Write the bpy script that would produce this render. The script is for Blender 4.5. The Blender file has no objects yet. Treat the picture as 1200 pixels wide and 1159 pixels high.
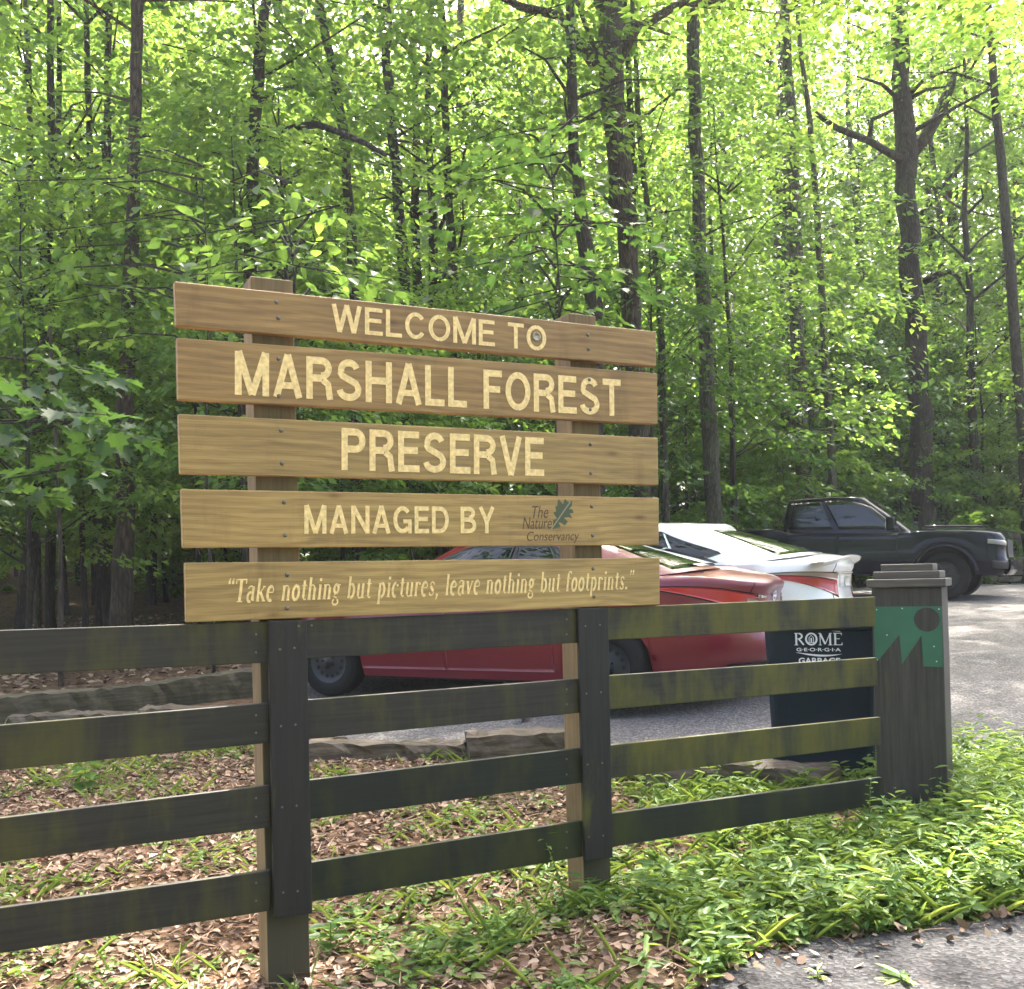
import bpy, math, random
import numpy as np
from mathutils import Vector, Matrix

random.seed(7)
RNG = np.random.default_rng(7)
PI = math.pi
SC = bpy.context.scene
COL = SC.collection

# ------------------------------------------------------------------ camera
EYE = Vector((0.0, 0.0, 1.5))
ROLL, PITCH = 0.0217, math.radians(1.2)
_R0 = Vector((1, 0, 0)); FWD = Vector((0, math.cos(PITCH), math.sin(PITCH)))
_U0 = Vector((0, -math.sin(PITCH), math.cos(PITCH)))
RGT = math.cos(ROLL) * _R0 - math.sin(ROLL) * _U0
UPV = math.cos(ROLL) * _U0 + math.sin(ROLL) * _R0
cam_d = bpy.data.cameras.new("camera"); cam = bpy.data.objects.new("camera", cam_d); COL.objects.link(cam)
cam_d.sensor_fit = 'HORIZONTAL'; cam_d.sensor_width = 36; cam_d.lens = 36
cam_d.shift_y = 75.5 / 1200
cam_d.clip_start = 0.05; cam_d.clip_end = 600
M3 = Matrix((RGT, UPV, -FWD)).transposed()
cam.matrix_world = Matrix.Translation(EYE) @ M3.to_4x4()
SC.camera = cam

# ------------------------------------------------------------------ light
SUN_EL, SUN_AZ = math.radians(57), math.radians(12)      # azimuth measured from +Y towards +X
w = bpy.data.worlds.new("World"); SC.world = w; w.use_nodes = True
nt = w.node_tree
sky = nt.nodes.new('ShaderNodeTexSky'); sky.sky_type = 'NISHITA'; sky.sun_disc = False
sky.sun_elevation = SUN_EL; sky.sun_rotation = SUN_AZ
sky.air_density = 0.45; sky.dust_density = 6.0; sky.ozone_density = 0.0
bg = nt.nodes['Background']; nt.links.new(sky.outputs[0], bg.inputs[0]); bg.inputs[1].default_value = 0.15
sd = bpy.data.lights.new("sun", 'SUN'); so = bpy.data.objects.new("sun", sd); COL.objects.link(so)
sd.energy = 3.4; sd.angle = math.radians(0.55); sd.color = (1.0, 0.94, 0.84)
sv = Vector((math.sin(SUN_AZ) * math.cos(SUN_EL), math.cos(SUN_AZ) * math.cos(SUN_EL), math.sin(SUN_EL)))
so.rotation_euler = sv.to_track_quat('Z', 'Y').to_euler(); so.location = (0, 10, 60)
SC.view_settings.view_transform = 'Standard'; SC.view_settings.look = 'None'
SC.view_settings.exposure = 3.15; SC.view_settings.gamma = 1.0
SC.cycles.max_bounces = 8; SC.cycles.diffuse_bounces = 4; SC.cycles.glossy_bounces = 3
SC.cycles.transmission_bounces = 6; SC.cycles.transparent_max_bounces = 8
SC.cycles.sample_clamp_indirect = 6.0

# ------------------------------------------------------------------ helpers
def ray(px, py):
    return RGT * ((px - 600) / 1200) + UPV * ((655 - py) / 1200) + FWD
def at(px, py, Z):
    return EYE + ray(px, py) * Z

FANG = math.radians(27)                                   # direction of the fence
FO = Vector((-0.86, 3.9, 0)); FD = Vector((math.cos(FANG), math.sin(FANG), 0)); FN = Vector((-math.sin(FANG), math.cos(FANG), 0))
def fence_tz(px, py, s=0.0):
    d = ray(px, py); k = ((FO - EYE).dot(FN) + s) / d.dot(FN)
    p = EYE + d * k
    return (p - FO).dot(FD), p.z
def ts_xy(t, s):
    p = FO + FD * t + FN * s
    return p.x, p.y

def smooth(a): 
    a = np.clip(a, 0, 1); return a * a * (3 - 2 * a)
def lot_far(x):
    return np.clip(13.0 + 1.25 * (np.asarray(x, float) + 2.0), 13.0, 27.5)
def ground_z(x, y):
    x = np.asarray(x, float); y = np.asarray(y, float)
    xc = np.clip(x, -8, 1.95)
    yf = 3.9 + (xc + 0.86) * 0.5095 - 0.16 * np.clip(x - 1.95, 0, 6)      # fence line
    yl = np.maximum(7.0 - 0.5 * np.clip(x, -8, 8), yf + 0.9)               # near edge of the lot
    zf = 0.01 + 0.075 * (np.clip(x, -1.9, 2.0) + 0.86)
    k = smooth((y - yf + 0.1) / (yl - yf + 0.1))
    q = y - yl
    front = zf + np.clip(y - yf, -3.0, 0) * 0.05
    z = front + (0.27 - zf) * k + 0.080 * np.clip(q, 0, 4) + 0.043 * np.clip(q - 4, 0, 12)
    left = np.clip((-x - 1.2 - 0.10 * y) / 6, 0, 1) * np.clip(q - 5, 0, 30) * 0.05
    z = z + left + 0.02 * np.clip(y - 34, 0, 80)
    bump = 0.012 * np.sin(3.1 * x + 1.7 * y) + 0.01 * np.sin(5.3 * y - 2.2 * x)
    return z + bump
def gz(x, y): return float(ground_z(x, y))

def mesh_obj(name, V, F, mat, parent=None, smooth_=False, attrs=None, loc=None, mats=None, midx=None):
    me = bpy.data.meshes.new(name)
    V = np.asarray(V, np.float32)
    if isinstance(F, np.ndarray):
        n, k = F.shape
        me.vertices.add(len(V)); me.vertices.foreach_set("co", V.ravel())
        me.loops.add(n * k); me.loops.foreach_set("vertex_index", F.astype(np.int32).ravel())
        me.polygons.add(n); me.polygons.foreach_set("loop_start", np.arange(0, n * k, k, dtype=np.int32))
        me.update(calc_edges=True)
    else:
        me.from_pydata([tuple(v) for v in V], [], [tuple(int(i) for i in f) for f in F]); me.update()
    me.validate()
    if smooth_: me.polygons.foreach_set("use_smooth", np.ones(len(me.polygons), bool))
    if attrs:
        for an, arr in attrs.items():
            a = me.attributes.new(an, 'FLOAT', 'POINT'); a.data.foreach_set("value", np.asarray(arr, np.float32))
    if mats:
        for m in mats: me.materials.append(m)
        if midx is not None: me.polygons.foreach_set("material_index", np.asarray(midx, np.int32))
    elif mat: me.materials.append(mat)
    o = bpy.data.objects.new(name, me); COL.objects.link(o)
    if parent: o.parent = parent
    if loc is not None: o.location = loc
    return o

def thing(name, label, cat, loc=(0, 0, 0), rotz=0.0, group=None):
    o = bpy.data.objects.new(name, None); COL.objects.link(o)
    o.location = loc; o.rotation_euler = (0, 0, rotz); o.empty_display_size = 0.2
    o['label'] = label; o['category'] = cat
    if group: o['group'] = group
    return o
def tag(o, label, cat, group=None, kind=None):
    o['label'] = label; o['category'] = cat
    if group: o['group'] = group
    if kind: o['kind'] = kind
    return o

class MB:                                                  # collects shapes for ONE mesh
    def __init__(s): s.v = []; s.f = []
    def add(s, V, F):
        b = len(s.v); s.v.extend([tuple(p) for p in V]); s.f.extend([tuple(i + b for i in f) for f in F])
    def prism(s, quad_front, depth_vec):
        a = [Vector(p) for p in quad_front]; b = [p + Vector(depth_vec) for p in a]; n = len(a)
        s.add(a + b, [tuple(range(n)), tuple(range(2 * n - 1, n - 1, -1))] + [(i, i + n, (i + 1) % n + n, (i + 1) % n) for i in range(n)])
    def box(s, x0, x1, y0, y1, z0, z1):
        s.add([(x0, y0, z0), (x1, y0, z0), (x1, y1, z0), (x0, y1, z0), (x0, y0, z1), (x1, y0, z1), (x1, y1, z1), (x0, y1, z1)],
              [(0, 3, 2, 1), (4, 5, 6, 7), (0, 1, 5, 4), (1, 2, 6, 5), (2, 3, 7, 6), (3, 0, 4, 7)])
    def tube(s, pts, rad, n=8, cap=True):
        pts = [Vector(p) for p in pts]; m = len(pts); rings = []
        if not hasattr(rad, '__len__'): rad = [rad] * m
        ref = Vector((0.13, 0.97, 0.2))
        for i, p in enumerate(pts):
            d = (pts[min(i + 1, m - 1)] - pts[max(i - 1, 0)]).normalized()
            if abs(d.dot(ref)) > 0.95: ref = Vector((1, 0.1, 0))
            u = d.cross(ref).normalized(); v = d.cross(u).normalized()
            rings += [p + (u * math.cos(2 * PI * k / n) + v * math.sin(2 * PI * k / n)) * rad[i] for k in range(n)]
        F = [(i * n + k, i * n + (k + 1) % n, (i + 1) * n + (k + 1) % n, (i + 1) * n + k) for i in range(m - 1) for k in range(n)]
        if cap: F += [tuple(range(n - 1, -1, -1)), tuple(range((m - 1) * n, m * n))]
        s.add(rings, F)
    def lathe(s, prof, n=32, axis='y', c=(0, 0, 0)):        # prof: (radius, along)
        V = []; m = len(prof)
        for r, a in prof:
            for k in range(n):
                q = 2 * PI * k / n
                V.append((c[0] + r * math.cos(q), c[1] + a, c[2] + r * math.sin(q)) if axis == 'y' else (c[0] + r * math.cos(q), c[1] + r * math.sin(q), c[2] + a))
        s.add(V, [(i * n + k, i * n + (k + 1) % n, (i + 1) * n + (k + 1) % n, (i + 1) * n + k) for i in range(m - 1) for k in range(n)])
    def build(s, name, mat, parent=None, smooth_=False, loc=None):
        return mesh_obj(name, s.v, s.f, mat, parent, smooth_, loc=loc)
def bevel(o, wdt=0.004, seg=2):
    m = o.modifiers.new("bevel", 'BEVEL'); m.width = wdt; m.segments = seg; m.limit_method = 'ANGLE'; m.angle_limit = 0.6
    return o

# ------------------------------------------------------------------ materials
def mat_new(name):
    m = bpy.data.materials.new(name); m.use_nodes = True
    return m, m.node_tree.nodes, m.node_tree.links, m.node_tree.nodes['Principled BSDF']
def plain(name, col, rough=0.5, metal=0.0, coat=0.0, spec=0.5, noise=0.0, nscale=30):
    m, N, L, b = mat_new(name)
    b.inputs['Base Color'].default_value = (*col, 1); b.inputs['Roughness'].default_value = rough
    b.inputs['Metallic'].default_value = metal; b.inputs['Coat Weight'].default_value = coat; b.inputs['Coat Roughness'].default_value = 0.03
    b.inputs['Specular IOR Level'].default_value = spec
    if noise:
        tc = N.new('ShaderNodeTexCoord'); nz = N.new('ShaderNodeTexNoise'); nz.inputs['Scale'].default_value = nscale; nz.inputs['Detail'].default_value = 6
        L.new(tc.outputs['Object'], nz.inputs['Vector'])
        cr = ramp(N, [(0.3, tuple(c * (1 - noise) for c in col)), (0.7, tuple(c * (1 + noise) for c in col))])
        L.new(nz.outputs[0], cr.inputs[0]); L.new(cr.outputs[0], b.inputs['Base Color'])
        bp = N.new('ShaderNodeBump'); bp.inputs['Strength'].default_value = 0.15; L.new(nz.outputs[0], bp.inputs['Height']); L.new(bp.outputs[0], b.inputs['Normal'])
    return m
def ramp(N, stops):
    r = N.new('ShaderNodeValToRGB'); e = r.color_ramp.elements
    while len(e) > 1: e.remove(e[-1])
    e[0].position = stops[0][0]; e[0].color = (*stops[0][1], 1)
    for p, c in stops[1:]:
        n = e.new(p); n.color = (*c, 1)
    return r
def mixc(N, L, fac, a, b, mode='MIX'):
    m = N.new('ShaderNodeMix'); m.data_type = 'RGBA'; m.blend_type = mode
    for s, v in ((m.inputs[0], fac), (m.inputs[6], a), (m.inputs[7], b)):
        if hasattr(v, 'links'): L.new(v, s)
        elif isinstance(v, tuple): s.default_value = (*v, 1)
        else: s.default_value = v
    return m.outputs[2]
def noise(N, L, vec, scale, detail=5, rough=0.55, dist=0.0):
    n = N.new('ShaderNodeTexNoise'); n.inputs['Scale'].default_value = scale; n.inputs['Detail'].default_value = detail
    n.inputs['Roughness'].default_value = rough; n.inputs['Distortion'].default_value = dist
    L.new(vec, n.inputs['Vector']); return n.outputs[0]
def mapping(N, L, src, scale, loc=(0, 0, 0)):
    m = N.new('ShaderNodeMapping'); m.inputs['Scale'].default_value = scale; m.inputs['Location'].default_value = loc
    L.new(src, m.inputs['Vector']); return m.outputs[0]
def objrand_vec(N, L, amt=7.0):                             # object coords, shifted per object so that no two pieces share a grain
    tc = N.new('ShaderNodeTexCoord'); oi = N.new('ShaderNodeObjectInfo')
    mu = N.new('ShaderNodeMath'); mu.operation = 'MULTIPLY'; mu.inputs[1].default_value = amt * 10; L.new(oi.outputs['Random'], mu.inputs[0])
    ad = N.new('ShaderNodeVectorMath'); ad.operation = 'ADD'; L.new(tc.outputs['Object'], ad.inputs[0]); L.new(mu.outputs[0], ad.inputs[1])
    return ad.outputs[0]

def wood_sign():
    m, N, L, b = mat_new("golden_stained_wood")
    v = objrand_vec(N, L)
    g1 = noise(N, L, mapping(N, L, v, (1.1, 8, 13)), 2.2, 3, 0.55, 1.1)
    wv = N.new('ShaderNodeTexWave'); wv.wave_type = 'BANDS'; wv.bands_direction = 'Z'; wv.inputs['Scale'].default_value = 10
    wv.inputs['Distortion'].default_value = 9; wv.inputs['Detail'].default_value = 3; wv.inputs['Detail Scale'].default_value = 0.35
    L.new(mapping(N, L, v, (0.55, 1, 1)), wv.inputs['Vector'])
    g2 = noise(N, L, mapping(N, L, v, (2.5, 60, 90)), 2.0, 4, 0.6)
    big = noise(N, L, v, 2.3, 3)
    c1 = ramp(N, [(0.25, (0.265, 0.176, 0.060)), (0.6, (0.40, 0.275, 0.096)), (0.85, (0.48, 0.345, 0.128))]); L.new(g1, c1.inputs[0])
    c2 = ramp(N, [(0.3, (0.78, 0.74, 0.68)), (0.75, (1.0, 1.0, 1.0))]); L.new(wv.outputs[0], c2.inputs[0])
    c3 = ramp(N, [(0.35, (0.72, 0.70, 0.66)), (0.6, (1, 1, 1))]); L.new(g2, c3.inputs[0])
    c4 = ramp(N, [(0.3, (0.80, 0.78, 0.74)), (0.7, (1.08, 1.06, 1.0))]); L.new(big, c4.inputs[0])
    x = mixc(N, L, 0.75, c1.outputs[0], c2.outputs[0], 'MULTIPLY'); x = mixc(N, L, 0.7, x, c3.outputs[0], 'MULTIPLY'); x = mixc(N, L, 0.8, x, c4.outputs[0], 'MULTIPLY')
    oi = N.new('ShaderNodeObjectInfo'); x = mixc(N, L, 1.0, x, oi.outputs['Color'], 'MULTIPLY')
    kn = N.new('ShaderNodeTexVoronoi'); kn.inputs['Scale'].default_value = 1.0; L.new(mapping(N, L, v, (3.2, 6, 8.5)), kn.inputs['Vector'])
    kr = ramp(N, [(0.03, (0.45, 0.38, 0.30)), (0.10, (0.85, 0.80, 0.74)), (0.16, (1, 1, 1))]); L.new(kn.outputs['Distance'], kr.inputs[0]); x = mixc(N, L, 0.8, x, kr.outputs[0], 'MULTIPLY')
    stn = noise(N, L, mapping(N, L, v, (5, 5, 1.2)), 1.5, 6, 0.7); sr = ramp(N, [(0.55, (1, 1, 1)), (0.75, (0.72, 0.70, 0.66))]); L.new(stn, sr.inputs[0]); x = mixc(N, L, 0.8, x, sr.outputs[0], 'MULTIPLY')
    L.new(x, b.inputs['Base Color']); b.inputs['Roughness'].default_value = 0.6
    bp = N.new('ShaderNodeBump'); bp.inputs['Strength'].default_value = 0.25; bp.inputs['Distance'].default_value = 0.004
    L.new(g2, bp.inputs['Height']); L.new(bp.outputs[0], b.inputs['Normal'])
    return m
def wood_dark(name, base=(0.05, 0.052, 0.05), algae=0.5, tint=(0.13, 0.125, 0.02), axis='x'):
    m, N, L, b = mat_new(name)
    v = objrand_vec(N, L)
    sc = (1.2, 20, 30) if axis == 'x' else (30, 20, 1.2)
    g = noise(N, L, mapping(N, L, v, sc), 2.5, 5, 0.65)
    c1 = ramp(N, [(0.3, tuple(c * 0.6 for c in base)), (0.75, tuple(c * 1.35 for c in base))]); L.new(g, c1.inputs[0])
    pt = noise(N, L, mapping(N, L, v, (3.2, 3.2, 1.6) if axis == 'x' else (4, 4, 1.5)), 1.3, 5, 0.6, 0.3)
    st = noise(N, L, mapping(N, L, v, (16, 16, 1.5)), 1.4, 3, 0.6)
    pm = N.new('ShaderNodeMath'); pm.operation = 'MULTIPLY_ADD'; L.new(st, pm.inputs[0]); pm.inputs[1].default_value = 0.30; L.new(pt, pm.inputs[2])
    fr = ramp(N, [(0.84 - algae * 0.42, (0, 0, 0)), (1.06 - algae * 0.42, (1, 1, 1))]); L.new(pm.outputs[0], fr.inputs[0])
    x = mixc(N, L, fr.outputs[0], c1.outputs[0], tint)
    x2 = mixc(N, L, 0.4, x, c1.outputs[0], 'OVERLAY')
    L.new(x2, b.inputs['Base Color']); b.inputs['Roughness'].default_value = 0.62; b.inputs['Specular IOR Level'].default_value = 0.35
    bp = N.new('ShaderNodeBump'); bp.inputs['Strength'].default_value = 0.3; bp.inputs['Distance'].default_value = 0.004
    L.new(g, bp.inputs['Height']); L.new(bp.outputs[0], b.inputs['Normal'])
    return m
def wood_post(name, a, c, sc=(22, 22, 1.0)):
    m, N, L, b = mat_new(name)
    v = objrand_vec(N, L)
    g = noise(N, L, mapping(N, L, v, sc), 2.5, 5, 0.6, 0.4)
    big = noise(N, L, v, 3.0, 4)
    c1 = ramp(N, [(0.3, a), (0.7, c)]); L.new(g, c1.inputs[0])
    c2 = ramp(N, [(0.35, (0.6, 0.62, 0.5)), (0.65, (1, 1, 1))]); L.new(big, c2.inputs[0])
    L.new(mixc(N, L, 1.0, c1.outputs[0], c2.outputs[0], 'MULTIPLY'), b.inputs['Base Color']); b.inputs['Roughness'].default_value = 0.75
    bp = N.new('ShaderNodeBump'); bp.inputs['Strength'].default_value = 0.3; bp.inputs['Distance'].default_value = 0.005
    L.new(g, bp.inputs['Height']); L.new(bp.outputs[0], b.inputs['Normal'])
    return m
def bark(name, a, c):
    m, N, L, b = mat_new(name)
    tc = N.new('ShaderNodeTexCoord')
    g = noise(N, L, mapping(N, L, tc.outputs['Object'], (16, 16, 3.0)), 1.6, 7, 0.65, 0.5)
    big = noise(N, L, tc.outputs['Object'], 1.3, 5)
    vo = N.new('ShaderNodeTexVoronoi'); vo.feature = 'DISTANCE_TO_EDGE'; vo.inputs['Scale'].default_value = 1.0
    L.new(mapping(N, L, tc.outputs['Object'], (22, 22, 5)), vo.inputs['Vector'])
    c1 = ramp(N, [(0.28, a), (0.72, c)]); L.new(g, c1.inputs[0])
    c2 = ramp(N, [(0.3, (0.6, 0.6, 0.55)), (0.72, (1.15, 1.15, 1.1))]); L.new(big, c2.inputs[0])
    xb = mixc(N, L, 1.0, c1.outputs[0], c2.outputs[0], 'MULTIPLY')
    fu = ramp(N, [(0.0, (0.35, 0.33, 0.30)), (0.10, (0.8, 0.8, 0.8)), (0.25, (1.2, 1.2, 1.18))]); L.new(vo.outputs[0], fu.inputs[0]); xb = mixc(N, L, 0.85, xb, fu.outputs[0], 'MULTIPLY')
    mo = noise(N, L, mapping(N, L, tc.outputs['Object'], (1.4, 1.4, 0.5), (3, 1, 2)), 1.2, 6, 0.7); mr = ramp(N, [(0.55, (0, 0, 0)), (0.72, (0.6, 0.6, 0.6))]); L.new(mo, mr.inputs[0])
    xb = mixc(N, L, mr.outputs[0], xb, (0.075, 0.085, 0.045)); L.new(xb, b.inputs['Base Color']); b.inputs['Roughness'].default_value = 0.9
    ad = N.new('ShaderNodeMath'); ad.operation = 'ADD'; L.new(g, ad.inputs[0]); L.new(vo.outputs[0], ad.inputs[1])
    bp = N.new('ShaderNodeBump'); bp.inputs['Strength'].default_value = 1.0; bp.inputs['Distance'].default_value = 0.05
    L.new(ad.outputs[0], bp.inputs['Height']); L.new(bp.outputs[0], b.inputs['Normal'])
    return m
def leafmat(name, dark, mid, light, trans, gloss=0.25, tw=0.5):
    m, N, L, b = mat_new(name)
    at_ = N.new('ShaderNodeAttribute'); at_.attribute_name = 'rnd'
    oi = N.new('ShaderNodeObjectInfo')
    ma = N.new('ShaderNodeMath'); ma.operation = 'MULTIPLY_ADD'; L.new(oi.outputs['Random'], ma.inputs[0]); ma.inputs[1].default_value = 0.25
    sb = N.new('ShaderNodeMath'); sb.operation = 'SUBTRACT'; L.new(at_.outputs['Fac'], sb.inputs[0]); sb.inputs[1].default_value = 0.125
    L.new(sb.outputs[0], ma.inputs[2])
    c = ramp(N, [(0.0, dark), (0.55, mid), (1.0, light)]); L.new(ma.outputs[0], c.inputs[0])
    ct = ramp(N, [(0.0, tuple(k * 0.55 for k in trans)), (0.5, tuple(k * 0.85 for k in trans)), (1.0, (trans[0] * 1.35, trans[1] * 1.1, trans[2]))]); L.new(ma.outputs[0], ct.inputs[0])
    L.new(c.outputs[0], b.inputs['Base Color']); b.inputs['Roughness'].default_value = 0.42; b.inputs['Specular IOR Level'].default_value = gloss
    tr = N.new('ShaderNodeBsdfTranslucent'); L.new(ct.outputs[0], tr.inputs['Color'])
    mx = N.new('ShaderNodeMixShader'); mx.inputs[0].default_value = tw
    L.new(b.outputs[0], mx.inputs[1]); L.new(tr.outputs[0], mx.inputs[2])
    L.new(mx.outputs[0], N['Material Output'].inputs['Surface'])
    return m

M = {}
M['sign'] = wood_sign()
M['rail'] = wood_dark("dark_stained_rail", (0.040, 0.037, 0.029), 0.52, (0.085, 0.083, 0.020))
M['rail_algae'] = wood_dark("algae_covered_rail", (0.036, 0.037, 0.026), 0.80, (0.125, 0.118, 0.016))
M['rail_green'] = wood_dark("green_dark_rail", (0.017, 0.022, 0.014), 0.55, (0.05, 0.056, 0.009))
M['cover'] = wood_dark("dark_cover_board", (0.026, 0.025, 0.022), 0.2, axis='z')
M['gatepost'] = wood_dark("dark_gate_post_wood", (0.068, 0.061, 0.054), 0.0, axis='z')
M['gatecap'] = wood_dark("dark_cap_wood", (0.115, 0.103, 0.09), 0.12, axis='x')
M['post'] = wood_post("pale_timber_post", (0.13, 0.09, 0.04), (0.26, 0.19, 0.095))
def stained_post():
    m = wood_post("half_stained_timber_post", (0.13, 0.085, 0.035), (0.27, 0.19, 0.085)); N, L = m.node_tree.nodes, m.node_tree.links; b = N['Principled BSDF']
    src = b.inputs['Base Color'].links[0].from_socket
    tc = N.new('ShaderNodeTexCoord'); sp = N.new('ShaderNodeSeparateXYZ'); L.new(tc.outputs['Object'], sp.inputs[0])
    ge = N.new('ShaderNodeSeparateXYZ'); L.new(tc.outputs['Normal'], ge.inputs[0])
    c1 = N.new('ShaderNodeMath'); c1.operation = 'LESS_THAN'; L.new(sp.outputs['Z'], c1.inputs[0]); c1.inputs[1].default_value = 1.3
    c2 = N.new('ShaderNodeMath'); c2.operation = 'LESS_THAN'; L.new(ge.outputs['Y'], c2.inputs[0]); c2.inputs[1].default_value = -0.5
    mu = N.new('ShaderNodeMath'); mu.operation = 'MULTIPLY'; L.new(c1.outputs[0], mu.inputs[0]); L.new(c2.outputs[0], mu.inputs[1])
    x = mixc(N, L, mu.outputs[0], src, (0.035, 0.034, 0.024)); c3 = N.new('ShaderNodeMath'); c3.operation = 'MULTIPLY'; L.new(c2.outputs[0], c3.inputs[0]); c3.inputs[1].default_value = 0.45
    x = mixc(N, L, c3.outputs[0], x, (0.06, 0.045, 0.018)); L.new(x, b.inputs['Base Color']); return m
M['signpost'] = stained_post()
M['gold'] = plain("gold_lettering", (0.78, 0.575, 0.24), 0.5, noise=0.22, nscale=60)
M['brownink'] = plain("brown_engraving", (0.075, 0.042, 0.016), 0.7)
M['leafink'] = plain("green_engraving", (0.055, 0.075, 0.032), 0.6)
M['bolt'] = plain("weathered_bolt", (0.16, 0.145, 0.12), 0.5, 0.7)
M['plate'] = plain("green_plate", (0.017, 0.105, 0.060), 0.5, noise=0.1, nscale=9)
M['screw'] = plain("screw_head", (0.6, 0.6, 0.58), 0.4, 0.8)
M['tie'] = wood_post("railroad_tie_wood", (0.035, 0.024, 0.016), (0.19, 0.15, 0.11), (1.5, 16, 16))
M['beam'] = wood_post("dark_beam_wood", (0.035, 0.028, 0.018), (0.12, 0.10, 0.06), (1.2, 16, 16))
M['bark_b'] = bark("brown_bark", (0.022, 0.016, 0.012), (0.115, 0.083, 0.060))
M['bark_g'] = bark("grey_bark", (0.032, 0.031, 0.023), (0.135, 0.125, 0.095))
M['bark_d'] = bark("dark_bark", (0.014, 0.011, 0.009), (0.065, 0.052, 0.039))
M['leaf_a'] = leafmat("forest_leaf", (0.02, 0.06, 0.021), (0.046, 0.118, 0.033), (0.092, 0.175, 0.04), (0.29, 0.49, 0.07))
M['leaf_b'] = leafmat("bright_leaf", (0.028, 0.072, 0.018), (0.056, 0.135, 0.028), (0.105, 0.19, 0.034), (0.30, 0.49, 0.06))
M['leaf_c'] = leafmat("dark_leaf", (0.014, 0.048, 0.016), (0.030, 0.085, 0.024), (0.055, 0.12, 0.028), (0.15, 0.30, 0.045), 0.25)
M['weed'] = leafmat("weed_leaf", (0.050, 0.125, 0.028), (0.14, 0.25, 0.062), (0.33, 0.42, 0.14), (0.33, 0.48, 0.075), 0.35, 0.42)
M['tyre'] = plain("tyre_rubber", (0.010, 0.011, 0.012), 0.85, spec=0.2, noise=0.2)
M['steel'] = plain("steel_wheel", (0.018, 0.023, 0.028), 0.5, 0.3)
M['black'] = plain("black_plastic", (0.010, 0.011, 0.012), 0.5)
M['hole'] = plain("dark_hole", (0.004, 0.004, 0.005), 0.9)
M['chrome'] = plain("chrome", (0.75, 0.76, 0.76), 0.12, 1.0)
M['alloy'] = plain("alloy_rim", (0.4, 0.41, 0.42), 0.3, 0.9)
M['red'] = plain("red_paint", (0.135, 0.002, 0.014), 0.30, 0.0, 0.35)
M['white'] = plain("white_paint", (0.80, 0.80, 0.79), 0.3, 0.0, 1.0)
M['navy'] = plain("black_blue_paint", (0.0015, 0.003, 0.010), 0.10, 0.0, 0.0, 0.28)
M['glass'] = plain("dark_car_glass", (0.006, 0.010, 0.008), 0.03, 0.0, 0.0, 0.6)
M['lamp_red'] = plain("red_lamp_lens", (0.36, 0.006, 0.014), 0.15, 0.0, 0.5)
M['lamp_clear'] = plain("clear_lamp_lens", (0.26, 0.18, 0.14), 0.1, 0.1, 0.4)
M['headlamp'] = plain("headlamp_lens", (0.20, 0.19, 0.17), 0.1, 0.2, 1.0)
M['plate_w'] = plain("licence_plate", (0.55, 0.55, 0.48), 0.4, noise=0.25, nscale=40)
M['cart'] = plain("navy_cart_plastic", (0.004, 0.014, 0.025), 0.5, spec=0.25, noise=0.15, nscale=12)
M['white_print'] = plain("white_print", (0.75, 0.76, 0.78), 0.5)

# ------------------------------------------------------------------ ground, lot, road
def ground_material():
    m, N, L, b = mat_new("leaf_litter_soil")
    tc = N.new('ShaderNodeTexCoord'); v = tc.outputs['Object']
    vo = N.new('ShaderNodeTexVoronoi'); vo.inputs['Scale'].default_value = 26; L.new(v, vo.inputs['Vector'])
    n1 = noise(N, L, v, 9, 8, 0.7); n2 = noise(N, L, v, 0.8, 4)
    c1 = ramp(N, [(0.25, (0.05, 0.032, 0.020)), (0.5, (0.13, 0.085, 0.055)), (0.75, (0.22, 0.155, 0.10))]); L.new(n1, c1.inputs[0])
    c2 = ramp(N, [(0.0, (0.55, 0.5, 0.45)), (1.0, (1.25, 1.15, 1.05))])
    sx = N.new('ShaderNodeSeparateColor'); L.new(vo.outputs['Color'], sx.inputs[0]); L.new(sx.outputs[0], c2.inputs[0])
    x = mixc(N, L, 0.8, c1.outputs[0], c2.outputs[0], 'MULTIPLY')
    gr = ramp(N, [(0.52, (0, 0, 0)), (0.66, (1, 1, 1))]); L.new(n2, gr.inputs[0])
    n3 = noise(N, L, v, 40, 4)
    gc = ramp(N, [(0.3, (0.03, 0.05, 0.012)), (0.7, (0.07, 0.11, 0.025))]); L.new(n3, gc.inputs[0])
    fm = N.new('ShaderNodeMath'); fm.operation = 'MULTIPLY'; L.new(gr.outputs[0], fm.inputs[0]); fm.inputs[1].default_value = 0.55
    x = mixc(N, L, fm.outputs[0], x, gc.outputs[0])
    L.new(x, b.inputs['Base Color']); b.inputs['Roughness'].default_value = 0.95; b.inputs['Specular IOR Level'].default_value = 0.15
    bp = N.new('ShaderNodeBump'); bp.inputs['Strength'].default_value = 0.8; bp.inputs['Distance'].default_value = 0.03
    ad = N.new('ShaderNodeMath'); ad.operation = 'ADD'; L.new(n1, ad.inputs[0]); L.new(vo.outputs['Distance'], ad.inputs[1])
    L.new(ad.outputs[0], bp.inputs['Height']); L.new(bp.outputs[0], b.inputs['Normal'])
    return m
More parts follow.
